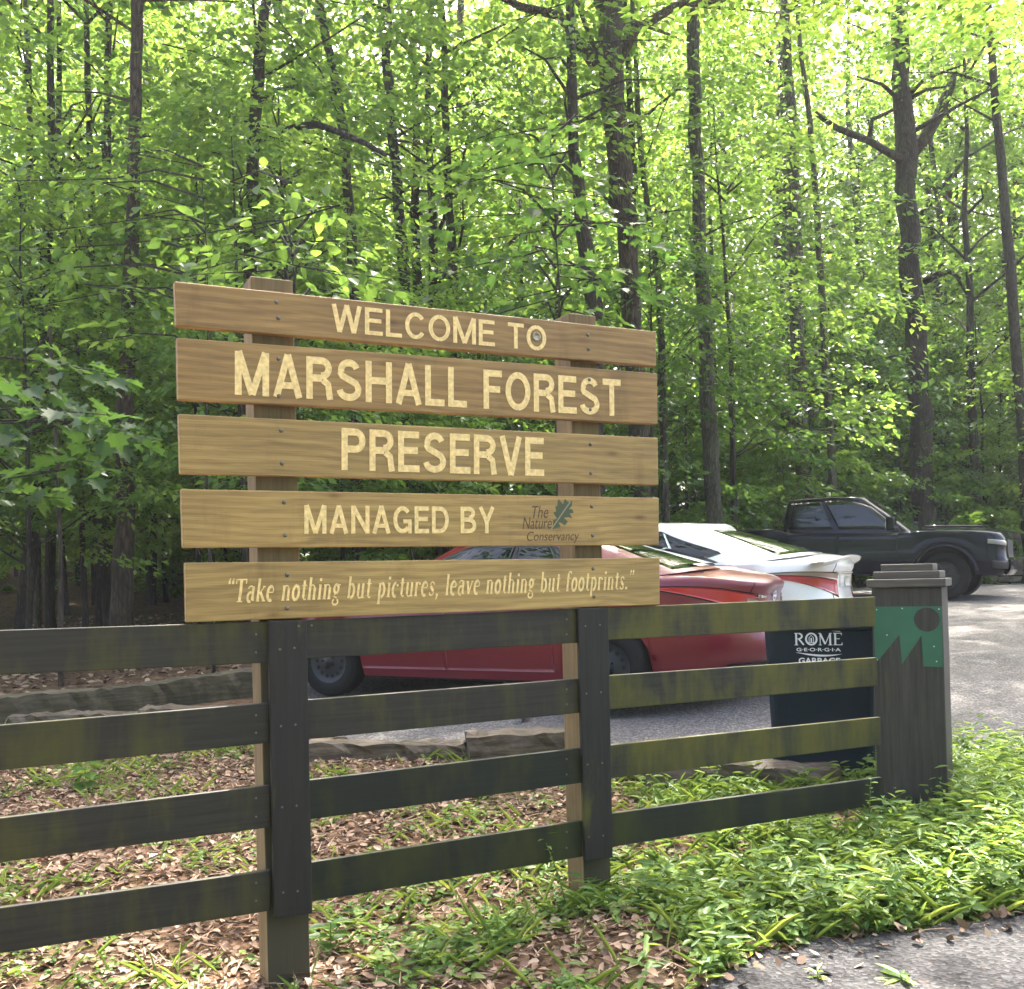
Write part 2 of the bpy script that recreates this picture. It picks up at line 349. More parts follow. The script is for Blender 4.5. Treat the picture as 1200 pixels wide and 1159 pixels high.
def gravel_material(name, dark, light, leafy=0.35):
    m, N, L, b = mat_new(name)
    tc = N.new('ShaderNodeTexCoord'); v = tc.outputs['Object']
    vo = N.new('ShaderNodeTexVoronoi'); vo.inputs['Scale'].default_value = 70; L.new(v, vo.inputs['Vector'])
    sx = N.new('ShaderNodeSeparateColor'); L.new(vo.outputs['Color'], sx.inputs[0])
    c1 = ramp(N, [(0.0, dark), (0.75, light), (1.0, tuple(min(1, k * 1.6) for k in light))]); L.new(sx.outputs[0], c1.inputs[0])
    n1 = noise(N, L, v, 1.2, 7, 0.65); n2 = noise(N, L, v, 13, 6, 0.75)
    c2 = ramp(N, [(0.3, (0.7, 0.7, 0.72)), (0.7, (1.12, 1.1, 1.06))]); L.new(n1, c2.inputs[0])
    x = mixc(N, L, 1.0, c1.outputs[0], c2.outputs[0], 'MULTIPLY')
    lf = ramp(N, [(0.60, (0, 0, 0)), (0.68, (1, 1, 1))]); L.new(n2, lf.inputs[0])
    fm = N.new('ShaderNodeMath'); fm.operation = 'MULTIPLY'; L.new(lf.outputs[0], fm.inputs[0]); fm.inputs[1].default_value = leafy
    x = mixc(N, L, fm.outputs[0], x, (0.20, 0.14, 0.09))
    L.new(x, b.inputs['Base Color']); b.inputs['Roughness'].default_value = 0.9; b.inputs['Specular IOR Level'].default_value = 0.25
    bp = N.new('ShaderNodeBump'); bp.inputs['Strength'].default_value = 0.6; bp.inputs['Distance'].default_value = 0.012
    L.new(vo.outputs['Distance'], bp.inputs['Height']); L.new(bp.outputs[0], b.inputs['Normal'])
    return m
M['soil'] = ground_material()
M['gravel'] = gravel_material("grey_gravel", (0.080, 0.078, 0.077), (0.165, 0.157, 0.150), 0.55)
M['asphalt'] = gravel_material("worn_asphalt", (0.024, 0.024, 0.026), (0.060, 0.059, 0.061), 0.5)

xs = np.unique(np.concatenate([np.linspace(-160, -14, 26), np.linspace(-14, 16, 181), np.linspace(16, 160, 26)]))
ys = np.unique(np.concatenate([np.linspace(-60, -2, 16), np.linspace(-2, 26, 190), np.linspace(26, 220, 34)]))
GX, GY = np.meshgrid(xs, ys)
GZ = ground_z(GX, GY)
nx, ny = len(xs), len(ys)
idx = np.arange(nx * ny).reshape(ny, nx)
Fq = np.stack([idx[:-1, :-1], idx[:-1, 1:], idx[1:, 1:], idx[1:, :-1]], -1).reshape(-1, 4)
g = mesh_obj("ground", np.stack([GX, GY, GZ], -1).reshape(-1, 3), Fq, M['soil'], smooth_=True); g['kind'] = 'structure'

def sheet(name, fn, nu, nv, mat, lift):                      # fn(u,v) -> x,y arrays
    U_, V_ = np.meshgrid(np.linspace(0, 1, nu), np.linspace(0, 1, nv))
    x, y = fn(U_, V_)
    z = ground_z(x, y) + lift
    ii = np.arange(nu * nv).reshape(nv, nu)
    F_ = np.stack([ii[:-1, :-1], ii[:-1, 1:], ii[1:, 1:], ii[1:, :-1]], -1).reshape(-1, 4)
    o = mesh_obj(name, np.stack([x, y, z], -1).reshape(-1, 3), F_, mat, smooth_=True); o['kind'] = 'structure'
    return o
def lot_fn(u, v):                                            # lot behind the ties; v along depth
    y0 = 6.35 + 0 * u
    xl = -2.6 + 0.35 * v * 8; xr = 24
    x = (-2.9 - 0.0 * v) * (1 - u) + xr * u
    near = np.where(x < 1.4, 7.2 - 0.5 * x, 6.5 - 0.05 * np.clip(x - 1.4, 0, 9)) + 0.05 * np.sin(7 * x) + 0.03 * np.sin(17 * x + 1)
    far = lot_far(x) + 0.3 * np.sin(x * 0.9) + 0.1 * np.sin(4.1 * x)
    y = near + (far - near) * v ** 1.4
    x = x + np.where(u < 0.02, 0.18, 0) * np.sin(y * 2.2) + np.where(x < 0, 1, 0) * 0.10 * (y - 7.4) * (1 - u) * 2.0
    return x, y
sheet("parking_lot", lot_fn, 220, 150, M['gravel'], 0.006)
ROAD_EDGE = [fe for fe in [(-6.0, -0.9), (0.0, 2.6)]]
def road_pts():                                              # outer edge of the asphalt, from pixels on the ground
    out = []
    for px, py in ((790, 1190), (830, 1157), (880, 1125), (960, 1105), (1060, 1095), (1130, 1083), (1200, 1070), (1300, 1050)):
        d = ray(px, py); k = 3.8
        for _ in range(12):
            p = EYE + d * k; k = (gz(p.x, p.y) - EYE.z) / d.z
        p = EYE + d * k; out.append((p.x, p.y))
    return np.array(out)
RP = road_pts()
RP = np.vstack([[(-3.0, 0.9)], [(0.2, 2.7)], RP, [(RP[-1][0] + 1.2, RP[-1][1] + 0.9)], [(7.5, 6.4)], [(16, 9.0)]])
_d = np.concatenate([[0], np.cumsum(np.hypot(*np.diff(RP, axis=0).T))])
def road_fn(u, v):
    s = u * _d[-1]
    x = np.interp(s, _d, RP[:, 0]); y = np.interp(s, _d, RP[:, 1])
    j = 0.025 * np.sin(23 * s) + 0.02 * np.sin(51 * s + 2)
    return x + v * (10 + 4 * u) * 0.35, y + j * (1 - v) - v * 9
sheet("road", road_fn, 260, 60, M['asphalt'], 0.012)

# ------------------------------------------------------------------ fence
ROOT_ROT = FANG
fence = thing("rail_fence", "long black-stained four-board fence with yellow-green algae patches under the welcome sign", "fence", (FO.x, FO.y, 0), ROOT_ROT)
def quad_tz(tl, tr, br, bl, s):
    return [(*fence_tz(*p, s),) for p in (tl, tr, br, bl)]
def fboard(name, corners, s_front, thick, mat, parent, bev=0.004, extend_left=None):
    """corners in (t,z); a plank with its origin at its centre, front at s_front"""
    c = [Vector((a, 0, z)) for a, z in corners]
    if extend_left is not None:                              # carry the plank on beyond the left edge of the frame
        for i, j in ((0, 1), (3, 2)):
            dr = (c[i] - c[j]).normalized(); c[i] = c[i] + dr * extend_left
    ce = sum(c, Vector()) / 4
    mb = MB(); mb.prism([p - ce for p in (c[3], c[2], c[1], c[0])], (0, thick, 0))
    o = mb.build(name, mat, parent, loc=(ce.x, s_front, ce.z)); 
    return bevel(o, bev)
RS = -0.026
L_ = [((0, 738.6), (316, 728.4), (316, 776.6), (0, 791)), ((0, 849.8), (316, 823.6), (316, 870.4), (0, 903)),
      ((0, 958.7), (317, 920), (317, 969.6), (0, 1011)), ((0, 1064), (317, 1019.8), (317, 1067.5), (0, 1117.5))]
C_ = [((356, 727), (679, 713.2), (679, 753.2), (356, 772.2)), ((356, 820.4), (679, 795.2), (679, 835.4), (356, 866.8)),
      ((356, 914.8), (681, 876.6), (681, 917.6), (356, 961.4)), ((358, 1011.4), (683, 961.4), (683, 1004), (358, 1058.2))]
R_ = [((712, 712.1), (1026, 699.1), (1026, 734.0), (712, 750.0)), ((712, 791.7), (1028, 770.5), (1029, 803.6), (712, 831.8)),
      ((714, 873.2), (1032, 840.2), (1032, 873.2), (714, 912.4)), ((716, 953.3), (1034, 910.7), (1034, 942.5), (716, 993))]
for i in range(4):
    dm = M['rail'] if i < 2 else M['rail_green']
    fboard("rail", quad_tz(*L_[i], RS), RS, 0.024, M['rail'], fence, extend_left=1.5)
    fboard("rail", quad_tz(*C_[i], RS), RS, 0.024, (M['rail'], M['rail'], M['rail_green'], M['rail_green'])[i], fence)
    fboard("rail", quad_tz(*R_[i], RS), RS, 0.024, (M['rail_algae'], M['rail_algae'], M['rail_algae'], M['rail_green'])[i], fence)
CS = -0.049
fboard("cover_board", quad_tz((314.5, 727.5), (359.5, 727), (366.5, 1070.5), (321.5, 1076.5), CS), CS, 0.022, M['cover'], fence)
fboard("cover_board", quad_tz((677.5, 713.3), (713, 712), (718.5, 1004.8), (686, 1009.8), CS), CS, 0.022, M['cover'], fence)
px_ = MB(); px_.box(-0.07, 0.07, 0.0, 0.14, -0.3, 1.40)
px_.build("end_post", M['cover'], fence, loc=(-2.55, 0, 0))
for (x_, y_) in ((-0.02, 1.345), (0.03, 1.345)):
    nb = MB(); nb.lathe([(0.0001, -0.003), (0.004, -0.002), (0.005, 0)], 8, 'y'); nb.build("nail", M['bolt'], fence, loc=(x_ + 0.05, CS, y_))

for q_, bx in ((L_, 300), (C_, 664)):
    for tl_, tr_, br_, bl_ in q_:
        for f_ in (.28, .72):
            py_ = tr_[1] + (br_[1] - tr_[1]) * f_; t_, z_ = fence_tz(bx, py_ + (tr_[0] - bx) * .09, RS)
            nb = MB(); nb.lathe([(0.0001, -0.002), (0.0035, -0.0015), (0.0045, 0)], 8, 'y'); nb.build("nail", M['bolt'], fence, loc=(t_, RS, z_))
for cx_, ys_ in (((337, 340), (760, 850, 945, 1045)), ((695, 699), (733, 812, 895, 980))):
    for k_, y_ in enumerate(ys_):
        for dx_ in (-9, 8):
            t_, z_ = fence_tz(cx_[0] + dx_ + k_ * 1.3, y_ - dx_ * .1, CS); nb = MB(); nb.lathe([(0.0001, -0.002), (0.0035, -0.0015), (0.0045, 0)], 8, 'y'); nb.build("nail", M['bolt'], fence, loc=(t_, CS, z_))
# ------------------------------------------------------------------ welcome sign
sign = thing("welcome_sign", "tall brown timber sign of five planks with gold lettering reading WELCOME TO MARSHALL FOREST PRESERVE", "sign", (FO.x, FO.y, 0), ROOT_ROT)
def sign_post(pxl, pxr, base_t, top_py):
    tl = fence_tz(*pxl[0]); tr = fence_tz(*pxr[0]); bl = fence_tz(*pxl[1]); br = fence_tz(*pxr[1])
    wd = ((tr[0] - tl[0]) + (br[0] - bl[0])) / 2
    zt = (tl[1] + tr[1]) / 2; zb = (bl[1] + br[1]) / 2
    k = (-0.25 - zb) / (zt - zb); tb = (bl[0] + br[0]) / 2 + ((tl[0] + tr[0]) / 2 - (bl[0] + br[0]) / 2) * k
    tt = (tl[0] + tr[0]) / 2
    mb = MB()
    V = [(tb - wd / 2 - tb, 0, -0.25), (wd / 2, 0, -0.25), (wd / 2, 0.14, -0.25), (-wd / 2, 0.14, -0.25)]
    dx = tt - tb
    V += [(-wd / 2 + dx, 0, zt), (wd / 2 + dx, 0, zt), (wd / 2 + dx, 0.14, zt), (-wd / 2 + dx, 0.14, zt)]
    mb.add(V, [(0, 3, 2, 1), (4, 5, 6, 7), (0, 1, 5, 4), (1, 2, 6, 5), (2, 3, 7, 6), (3, 0, 4, 7)])
    return bevel(mb.build("sign_post", M['signpost'], sign, loc=(tb, 0, 0)), 0.005)
sign_post(((295.5, 325), (312, 1140)), ((341, 327), (365.5, 1135)), 0, 325)
sign_post(((667.3, 367.5), (683.5, 1030)), ((697.7, 369), (716.5, 1028)), 0, 368)

SS, ST = -0.040, 0.039
B_ = [((204.5, 329.5), (769, 388.5), (769.3, 429.3), (206.5, 381.5)), ((207.5, 395.5), (770.2, 437.3), (771, 497.3), (209, 468)),
      ((209.5, 485), (771.2, 513), (771.8, 568.5), (211.5, 555)), ((212.5, 573), (772.2, 583.3), (772.4, 638.8), (214.5, 642)),
      ((217, 659.5), (773.3, 653.5), (773.5, 708.3), (218.5, 729.5))]
boards = []
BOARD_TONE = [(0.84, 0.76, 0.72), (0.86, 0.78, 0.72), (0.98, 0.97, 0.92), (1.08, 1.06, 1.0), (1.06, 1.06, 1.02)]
for q in B_:
    c4 = quad_tz(*q, SS)
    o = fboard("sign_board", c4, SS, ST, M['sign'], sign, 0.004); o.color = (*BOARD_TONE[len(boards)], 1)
    ce = Vector((sum(a for a, z in c4) / 4, SS, sum(z for a, z in c4) / 4)); boards.append((o, ce))

def text_mesh(body, bold=0.0, shear=0.0, space=1.0, res=6):
    cu = bpy.data.curves.new("text", 'FONT'); cu.body = body; cu.size = 1; cu.offset = bold; cu.shear = shear; cu.space_character = space
    cu.resolution_u = res; cu.fill_mode = 'FRONT'
    ob = bpy.data.objects.new("text", cu); COL.objects.link(ob)
    dg = bpy.context.evaluated_depsgraph_get(); dg.update()
    me = bpy.data.meshes.new_from_object(ob.evaluated_get(dg))
    V = np.array([v.co[:] for v in me.vertices]); F = [tuple(p.vertices) for p in me.polygons]
    bpy.data.objects.remove(ob); bpy.data.curves.remove(cu); bpy.data.meshes.remove(me)
    return V[:, :2], F
def solid(V2, F, depth, tilt=None):
    """flat outline -> thin raised letters facing -y (x right, z up)"""
    n = len(V2)
    front = [(x, -depth, z) for x, z in V2]; back = [(x, 0.001, z) for x, z in V2]
    FF = [tuple(f) for f in F]
    P2 = np.array(V2)
    for k, f in enumerate(FF):                               # faces look towards -y
        p = P2[list(f)]; a = 0.5 * np.sum(p[:, 0] * np.roll(p[:, 1], -1) - np.roll(p[:, 0], -1) * p[:, 1])
        if a < 0: FF[k] = f[::-1]
    ed = {}
    for f in FF:
        for i in range(len(f)): ed[(f[i], f[(i + 1) % len(f)])] = 1
    side = [(b, a, a + n, b + n) for (a, b) in ed if (b, a) not in ed]
    return front + back, FF + side
def place_text(VF, p0, p1, p2, board, mat, name, depth=0.0015, s=SS):
    """p0 lower left, p1 lower right, p2 upper left corner of the text's box, pixels on the board face"""
    V, F = VF
    V = (V - V.min(0)) / (V.max(0) - V.min(0))
    o, ce = board
    a, b_, c = [np.array(fence_tz(*p, s)) - np.array((ce.x, ce.z)) for p in (p0, p1, p2)]
    W2 = a + V[:, :1] * (b_ - a) + V[:, 1:] * (c - a)
    VV, FF = solid(W2, F, depth)
    return mesh_obj(name, VV, FF, mat, o)
TH = 0.165
def caps(th):
    e = th / 2; T_ = 1 - e
    def A(cx, cy, rx, ry, a0, a1, n=12): return arcp(cx, cy, rx, ry, a0, a1, n)
    return {
     'W': (1.02, [(th, [(e, 1), (0.27, 0.0)]), (th, [(0.27, 0.0), (0.51, 1)]), (th, [(0.51, 1), (0.75, 0)]), (th, [(0.75, 0), (1.02 - e, 1)])]),
     'E': (0.62, [(th, [(e, 0), (e, 1)]), (th, [(0.02, T_), (0.61, T_)]), (th, [(0.02, 0.53), (0.57, 0.53)]), (th, [(0.02, e), (0.62, e)])]),
     'L': (0.57, [(th, [(e, 0), (e, 1)]), (th, [(0.02, e), (0.57, e)])]),
     'C': (0.74, [(th, A(0.38, 0.5, 0.38 - e, 0.5 - e, 38, 180)), (th, A(0.38, 0.5, 0.38 - e, 0.5 - e, 180, 325))]),
     'O': (0.80, [(th, A(0.40, 0.5, 0.40 - e, 0.5 - e, 90, 270, 16)), (th, A(0.40, 0.5, 0.40 - e, 0.5 - e, -90, 90, 16))]),
     'M': (0.86, [(th, [(e, 0), (e, 1)]), (th, [(0.86 - e, 0), (0.86 - e, 1)]), (th, [(e * 1.1, 1), (0.43, 0.02)]), (th, [(0.43, 0.02), (0.86 - e * 1.1, 1)])]),
     'T': (0.64, [(th, [(0.32, 0), (0.32, 0.96)]), (th, [(0.0, T_), (0.64, T_)])]),
     'A': (0.74, [(th, [(e * 0.9, 0), (0.37, 1)]), (th, [(0.37, 1), (0.74 - e * 0.9, 0)]), (th * 0.9, [(0.16, 0.28), (0.58, 0.28)])]),
     'R': (0.70, [(th, [(e, 0), (e, 1)]), (th, [(0.02, T_), (0.40, T_)]), (th, A(0.40, 0.735, 0.28 - e, 0.265 - e, -92, 92)), (th, [(0.02, 0.5), (0.41, 0.5)]), (th, [(0.44, 0.46), (0.58, 0.36), (0.60, 0.18), (0.63, 0.0)])]),
     'S': (0.68, [(th, A(0.335, 0.735, 0.30 - e, 0.265 - e, 15, 195)), (th * .97, [(0.085, 0.70), (0.14, 0.60), (0.33, 0.515), (0.53, 0.42), (0.595, 0.30)]), (th, A(0.335, 0.275, 0.34 - e, 0.275 - e, 20, -175))]),
     'H': (0.74, [(th, [(e, 0), (e, 1)]), (th, [(0.74 - e, 0), (0.74 - e, 1)]), (th, [(0.03, 0.53), (0.71, 0.53)])]),
     'F': (0.58, [(th, [(e, 0), (e, 1)]), (th, [(0.02, T_), (0.58, T_)]), (th, [(0.02, 0.51), (0.52, 0.51)])]),
     'P': (0.66, [(th, [(e, 0), (e, 1)]), (th, [(0.02, T_), (0.38, T_)]), (th, A(0.38, 0.71, 0.28 - e, 0.29 - e, -92, 92)), (th, [(0.02, 0.42 + e), (0.39, 0.42 + e)])]),
     'V': (0.70, [(th, [(e * .9, 1), (0.35, 0.0)]), (th, [(0.35, 0.0), (0.70 - e * .9, 1)])]),
     'N': (0.74, [(th, [(e, 0), (e, 1)]), (th, [(0.74 - e, 0), (0.74 - e, 1)]), (th, [(e, 0.98), (0.74 - e, 0.02)])]),
     'G': (0.78, [(th, A(0.39, 0.5, 0.39 - e, 0.5 - e, 40, 180)), (th, A(0.39, 0.5, 0.39 - e, 0.5 - e, 180, 320)), (th * .9, [(0.78 - e, 0.0), (0.78 - e, 0.48)]), (th * .9, [(0.42, 0.44), (0.76, 0.44)])]),
     'D': (0.74, [(th, [(e, 0), (e, 1)]), (th, [(0.02, T_), (0.36, T_)]), (th, [(0.02, e), (0.36, e)]), (th, A(0.36, 0.5, 0.38 - e, 0.5 - e, -92, 92, 16))]),
     'B': (0.70, [(th, [(e, 0), (e, 1)]), (th, [(0.02, T_), (0.38, T_)]), (th, A(0.38, 0.75, 0.27 - e, 0.25 - e, -92, 92)), (th, [(0.02, 0.515), (0.40, 0.515)]), (th, [(0.02, e), (0.40, e)]), (th, A(0.40, 0.29, 0.30 - e, 0.29 - e, -92, 92))]),
     'Y': (0.72, [(th, [(e * .9, 1), (0.36, 0.42)]), (th, [(0.36, 0.42), (0.72 - e * .9, 1)]), (th, [(0.36, 0.0), (0.36, 0.48)])]),
    }
place_text(text_mesh("The", -0.004, 0.25), (623.5, 607.5), (642.5, 607), (623.5, 593), boards[3], M['brownink'], "lettering", 0.0008)
place_text(text_mesh("Nature", -0.004, 0.2), (612.5, 620), (646.5, 619.5), (612.5, 606), boards[3], M['brownink'], "lettering", 0.0008)
place_text(text_mesh("Conservancy", -0.004, 0.2), (617.5, 637.5), (678.5, 636.5), (617.5, 623), boards[3], M['brownink'], "lettering", 0.0008)

# --- a small serif italic, drawn stroke by stroke (thick stems, thin joins)
K, h_ = 0.150, 0.045
def S(w_, *pts): return (w_, pts)
def arcp(cx, cy, rx, ry, a0, a1, n=9): return [(cx + rx * math.cos(math.radians(a0 + (a1 - a0) * i / n)), cy + ry * math.sin(math.radians(a0 + (a1 - a0) * i / n))) for i in range(n + 1)]
def serif(x, y, l=0.1): return (0.05, [(x - l, y + 0.02), (x + l, y + 0.02)])
GL = {
 'T': (0.62, [(0.16, [(0.31, 0.98), (0.31, 0.02)]), (0.06, [(0.02, 0.96), (0.60, 0.96)]), (0.06, [(0.03, 0.97), (0.03, 0.78)]), (0.06, [(0.59, 0.97), (0.59, 0.78)]), serif(0.31, 0, .16)]),
 'a': (0.50, [(0.14, [(0.36, 0.66), (0.36, 0.05)]), (0.12, arcp(0.20, 0.20, 0.13, 0.20, 60, 300)), (0.05, [(0.22, 0.38), (0.36, 0.44)]), (0.07, arcp(0.22, 0.54, 0.14, 0.13, 20, 170)), (0.05, [(0.36, 0.05), (0.47, 0.06)])]),
 'k': (0.54, [(0.14, [(0.12, 0.99), (0.12, 0.0)]), (0.05, [(0.16, 0.30), (0.44, 0.64)]), (0.13, [(0.24, 0.40), (0.46, 0.03)]), serif(0.12, 0), serif(0.46, 0), serif(0.42, 0.62, .08), (0.05, [(0.03, 0.97), (0.13, 0.97)])]),
 'e': (0.48, [(0.14, arcp(0.24, 0.33, 0.17, 0.31, 75, 300)), (0.06, arcp(0.24, 0.44, 0.15, 0.22, -10, 100)), (0.05, [(0.09, 0.38), (0.39, 0.38)])]),
 'n': (0.54, [(0.14, [(0.12, 0.66), (0.12, 0.0)]), (0.06, arcp(0.26, 0.48, 0.14, 0.17, 20, 175)), (0.14, [(0.40, 0.54), (0.40, 0.0)]), serif(0.12, 0), serif(0.40, 0), (0.05, [(0.03, 0.64), (0.12, 0.64)])]),
 'o': (0.50, [(0.14, arcp(0.25, 0.33, 0.17, 0.31, 80, 280)), (0.14, arcp(0.25, 0.33, 0.17, 0.31, -80, 80)), ]),
 't': (0.36, [(0.14, [(0.17, 0.86), (0.17, 0.10)]), (0.05, [(0.03, 0.64), (0.33, 0.64)]), (0.06, arcp(0.26, 0.12, 0.09, 0.10, 180, 320))]),
 'h': (0.54, [(0.14, [(0.12, 0.99), (0.12, 0.0)]), (0.06, arcp(0.26, 0.48, 0.14, 0.17, 20, 175)), (0.14, [(0.40, 0.54), (0.40, 0.0)]), serif(0.12, 0), serif(0.40, 0), (0.05, [(0.03, 0.97), (0.13, 0.97)])]),
 'i': (0.28, [(0.14, [(0.14, 0.66), (0.14, 0.0)]), (0.14, [(0.14, 0.94), (0.14, 0.81)]), serif(0.14, 0), (0.05, [(0.04, 0.64), (0.14, 0.64)])]),
 'g': (0.50, [(0.13, arcp(0.22, 0.45, 0.13, 0.19, 80, 280)), (0.13, arcp(0.22, 0.45, 0.13, 0.19, -80, 80)), (0.07, [(0.17, 0.24), (0.10, 0.12), (0.30, 0.04)]), (0.09, arcp(0.22, -0.13, 0.17, 0.13, 60, -240)), (0.05, [(0.33, 0.60), (0.46, 0.64)])]),
 'b': (0.52, [(0.14, [(0.12, 0.99), (0.12, 0.02)]), (0.06, arcp(0.24, 0.50, 0.12, 0.15, 80, 180)), (0.14, arcp(0.23, 0.33, 0.19, 0.31, -90, 85)), (0.05, [(0.03, 0.97), (0.13, 0.97)])]),
 'u': (0.54, [(0.14, [(0.12, 0.66), (0.12, 0.12)]), (0.06, arcp(0.25, 0.16, 0.13, 0.15, 180, 340)), (0.14, [(0.40, 0.66), (0.40, 0.0)]), (0.05, [(0.03, 0.64), (0.12, 0.64)]), (0.05, [(0.31, 0.64), (0.40, 0.64)]), serif(0.45, 0, .06)]),
 'p': (0.52, [(0.14, [(0.12, 0.66), (0.12, -0.30)]), (0.14, arcp(0.23, 0.33, 0.19, 0.31, -90, 85)), (0.06, arcp(0.24, 0.50, 0.12, 0.15, 80, 180)), serif(0.12, -0.30), (0.05, [(0.03, 0.64), (0.12, 0.64)])]),
 'c': (0.44, [(0.14, arcp(0.24, 0.33, 0.17, 0.31, 85, 290)), (0.12, [(0.34, 0.58), (0.36, 0.48)])]),
 'r': (0.40, [(0.14, [(0.12, 0.66), (0.12, 0.0)]), (0.06, arcp(0.26, 0.46, 0.13, 0.18, 70, 170)), (0.12, [(0.33, 0.62), (0.33, 0.52)]), serif(0.12, 0), (0.05, [(0.03, 0.64), (0.12, 0.64)])]),
 's': (0.40, [(0.07, arcp(0.20, 0.50, 0.12, 0.14, 30, 180)), (0.14, [(0.10, 0.46), (0.30, 0.20)]), (0.07, arcp(0.19, 0.16, 0.13, 0.14, 10, -150)), (0.06, [(0.32, 0.62), (0.32, 0.50)]), (0.06, [(0.06, 0.16), (0.06, 0.02)])]),
 'l': (0.28, [(0.14, [(0.14, 0.99), (0.14, 0.0)]), serif(0.14, 0), (0.05, [(0.04, 0.97), (0.14, 0.97)])]),
 'v': (0.50, [(0.14, [(0.10, 0.64), (0.24, 0.03)]), (0.06, [(0.24, 0.03), (0.42, 0.62)]), serif(0.10, 0.60, .09), serif(0.42, 0.60, .07)]),
 'f': (0.36, [(0.14, [(0.15, 0.86), (0.15, 0.0)]), (0.06, arcp(0.27, 0.84, 0.12, 0.14, 50, 180)), (0.05, [(0.02, 0.64), (0.32, 0.64)]), serif(0.15, 0), (0.10, [(0.34, 0.95), (0.34, 0.87)])]),
 ',': (0.24, [(0.14, [(0.12, 0.10), (0.12, -0.03)]), (0.06, [(0.15, 0.0), (0.06, -0.18)])]),
 '.': (0.24, [(0.15, [(0.12, 0.13), (0.12, 0.0)])]),
 '\u201c': (0.44, [(0.12, [(0.12, 0.78), (0.12, 0.90)]), (0.05, [(0.09, 0.88), (0.16, 1.02)]), (0.12, [(0.32, 0.78), (0.32, 0.90)]), (0.05, [(0.29, 0.88), (0.36, 1.02)])]),
 '\u201d': (0.44, [(0.12, [(0.12, 0.98), (0.12, 0.88)]), (0.05, [(0.15, 0.90), (0.07, 0.74)]), (0.12, [(0.32, 0.98), (0.32, 0.88)]), (0.05, [(0.35, 0.90), (0.27, 0.74)])]),
 'R': (0.72, [(0.13, [(0.15, 0.99), (0.15, 0.02)]), (0.06, [(0.03, 0.97), (0.30, 0.97)]), (0.12, arcp(0.30, 0.74, 0.24, 0.22, -85, 85)), (0.05, [(0.16, 0.52), (0.32, 0.52)]), (0.12, [(0.32, 0.52), (0.66, 0.02)]), serif(0.15, 0, .13)]),
 'O': (0.86, [(0.13, arcp(0.43, 0.5, 0.36, 0.46, 80, 280, 14)), (0.13, arcp(0.43, 0.5, 0.36, 0.46, -80, 80, 14)), (0.05, [(0.28, 0.2), (0.28, 0.62), (0.43, 0.8), (0.58, 0.62), (0.58, 0.2)]), (0.10, [(0.43, 0.25), (0.43, 0.6)]), (0.06, [(0.2, 0.2), (0.66, 0.2)])]),
 'M': (0.98, [(0.06, [(0.14, 0.97), (0.14, 0.02)]), (0.13, [(0.14, 0.97), (0.48, 0.08)]), (0.06, [(0.48, 0.08), (0.82, 0.97)]), (0.13, [(0.82, 0.97), (0.82, 0.02)]), serif(0.14, 0, .1), serif(0.82, 0, .14), (0.05, [(0.03, 0.97), (0.16, 0.97)]), (0.05, [(0.80, 0.97), (0.94, 0.97)])]),
 'E': (0.66, [(0.13, [(0.15, 0.98), (0.15, 0.02)]), (0.06, [(0.03, 0.97), (0.58, 0.97)]), (0.06, [(0.15, 0.52), (0.46, 0.52)]), (0.06, [(0.03, 0.03), (0.61, 0.03)]), (0.06, [(0.57, 0.98), (0.57, 0.82)]), (0.06, [(0.60, 0.02), (0.60, 0.2)])]),
}
def stroke_text(body, shear=0.0, gap=0.02, space=0.34):
    """list of (polyline ribbon verts, quads) at rising heights so that no two ribbons share a plane"""
    V, F, lift, x = [], [], [], 0.0; layer = 0
    for ch in body:
        if ch == ' ': x += space; continue
        wd, strokes = GL[ch]
        for k, (sw, pts) in enumerate(strokes):
            p = np.array(pts, float); n = len(p)
            tdir = np.gradient(p, axis=0); tdir /= np.linalg.norm(tdir, axis=1)[:, None] + 1e-9
            nr = np.stack([-tdir[:, 1], tdir[:, 0]], 1) * sw / 2
            a, b_ = p + nr, p - nr; base = len(V)
            for q in np.vstack([a, b_]):
                V.append((x + q[0] + shear * q[1], q[1])); lift.append(k)
            F += [(base + i, base + i + 1, base + n + i + 1, base + n + i) for i in range(n - 1)]
        x += wd + gap
    return np.array(V), F, np.array(lift)
def place_strokes(T, p0, p1, p2, tz, parent, ce, mat, name, zero=(None, None), dep=0.0016, cap=1.0):
    """p0 baseline start, p1 baseline end, p2 cap-height above p0"""
    V, F, lift = T
    x0, x1 = V[:, 0].min(), V[:, 0].max()
    a, b_, c = [np.array(tz(*p)) - np.array(ce) for p in (p0, p1, p2)]
    W2 = a + ((V[:, :1] - x0) / (x1 - x0)) * (b_ - a) + V[:, 1:] / cap * (c - a)
    VV = [(q[0], -dep - 0.0002 * l, q[1]) for q, l in zip(W2, lift)]
    FF = []
    for f in F:
        p = W2[list(f)]; ar = 0.5 * np.sum(p[:, 0] * np.roll(p[:, 1], -1) - np.roll(p[:, 0], -1) * p[:, 1])
        FF.append(f if ar > 0 else f[::-1])
    return mesh_obj(name, VV, FF, mat, parent)
o5, ce5 = boards[4]
place_strokes(stroke_text("\u201cTake nothing but pictures, leave nothing but footprints.\u201d", 0.16, 0.05, 0.36), (267.5, 706), (743.5, 690.2), (267.5, 678.5),
              lambda a, b: fence_tz(a, b, SS), o5, (ce5.x, ce5.z), M['gold'], "lettering")
def place_caps(body, th, p0, p1, p2, board, gap=0.11):
    global GL
    old = GL; GL = caps(th); T = stroke_text(body, 0.0, gap, 0.40); GL = old
    o, ce = board
    return place_strokes(T, p0, p1, p2, lambda a, b: fence_tz(a, b, SS), o, (ce.x, ce.z), M['gold'], "lettering")
place_caps("WELCOME TO", 0.15, (388.5, 388.3), (640, 411.8), (388.5, 355.8), boards[0])
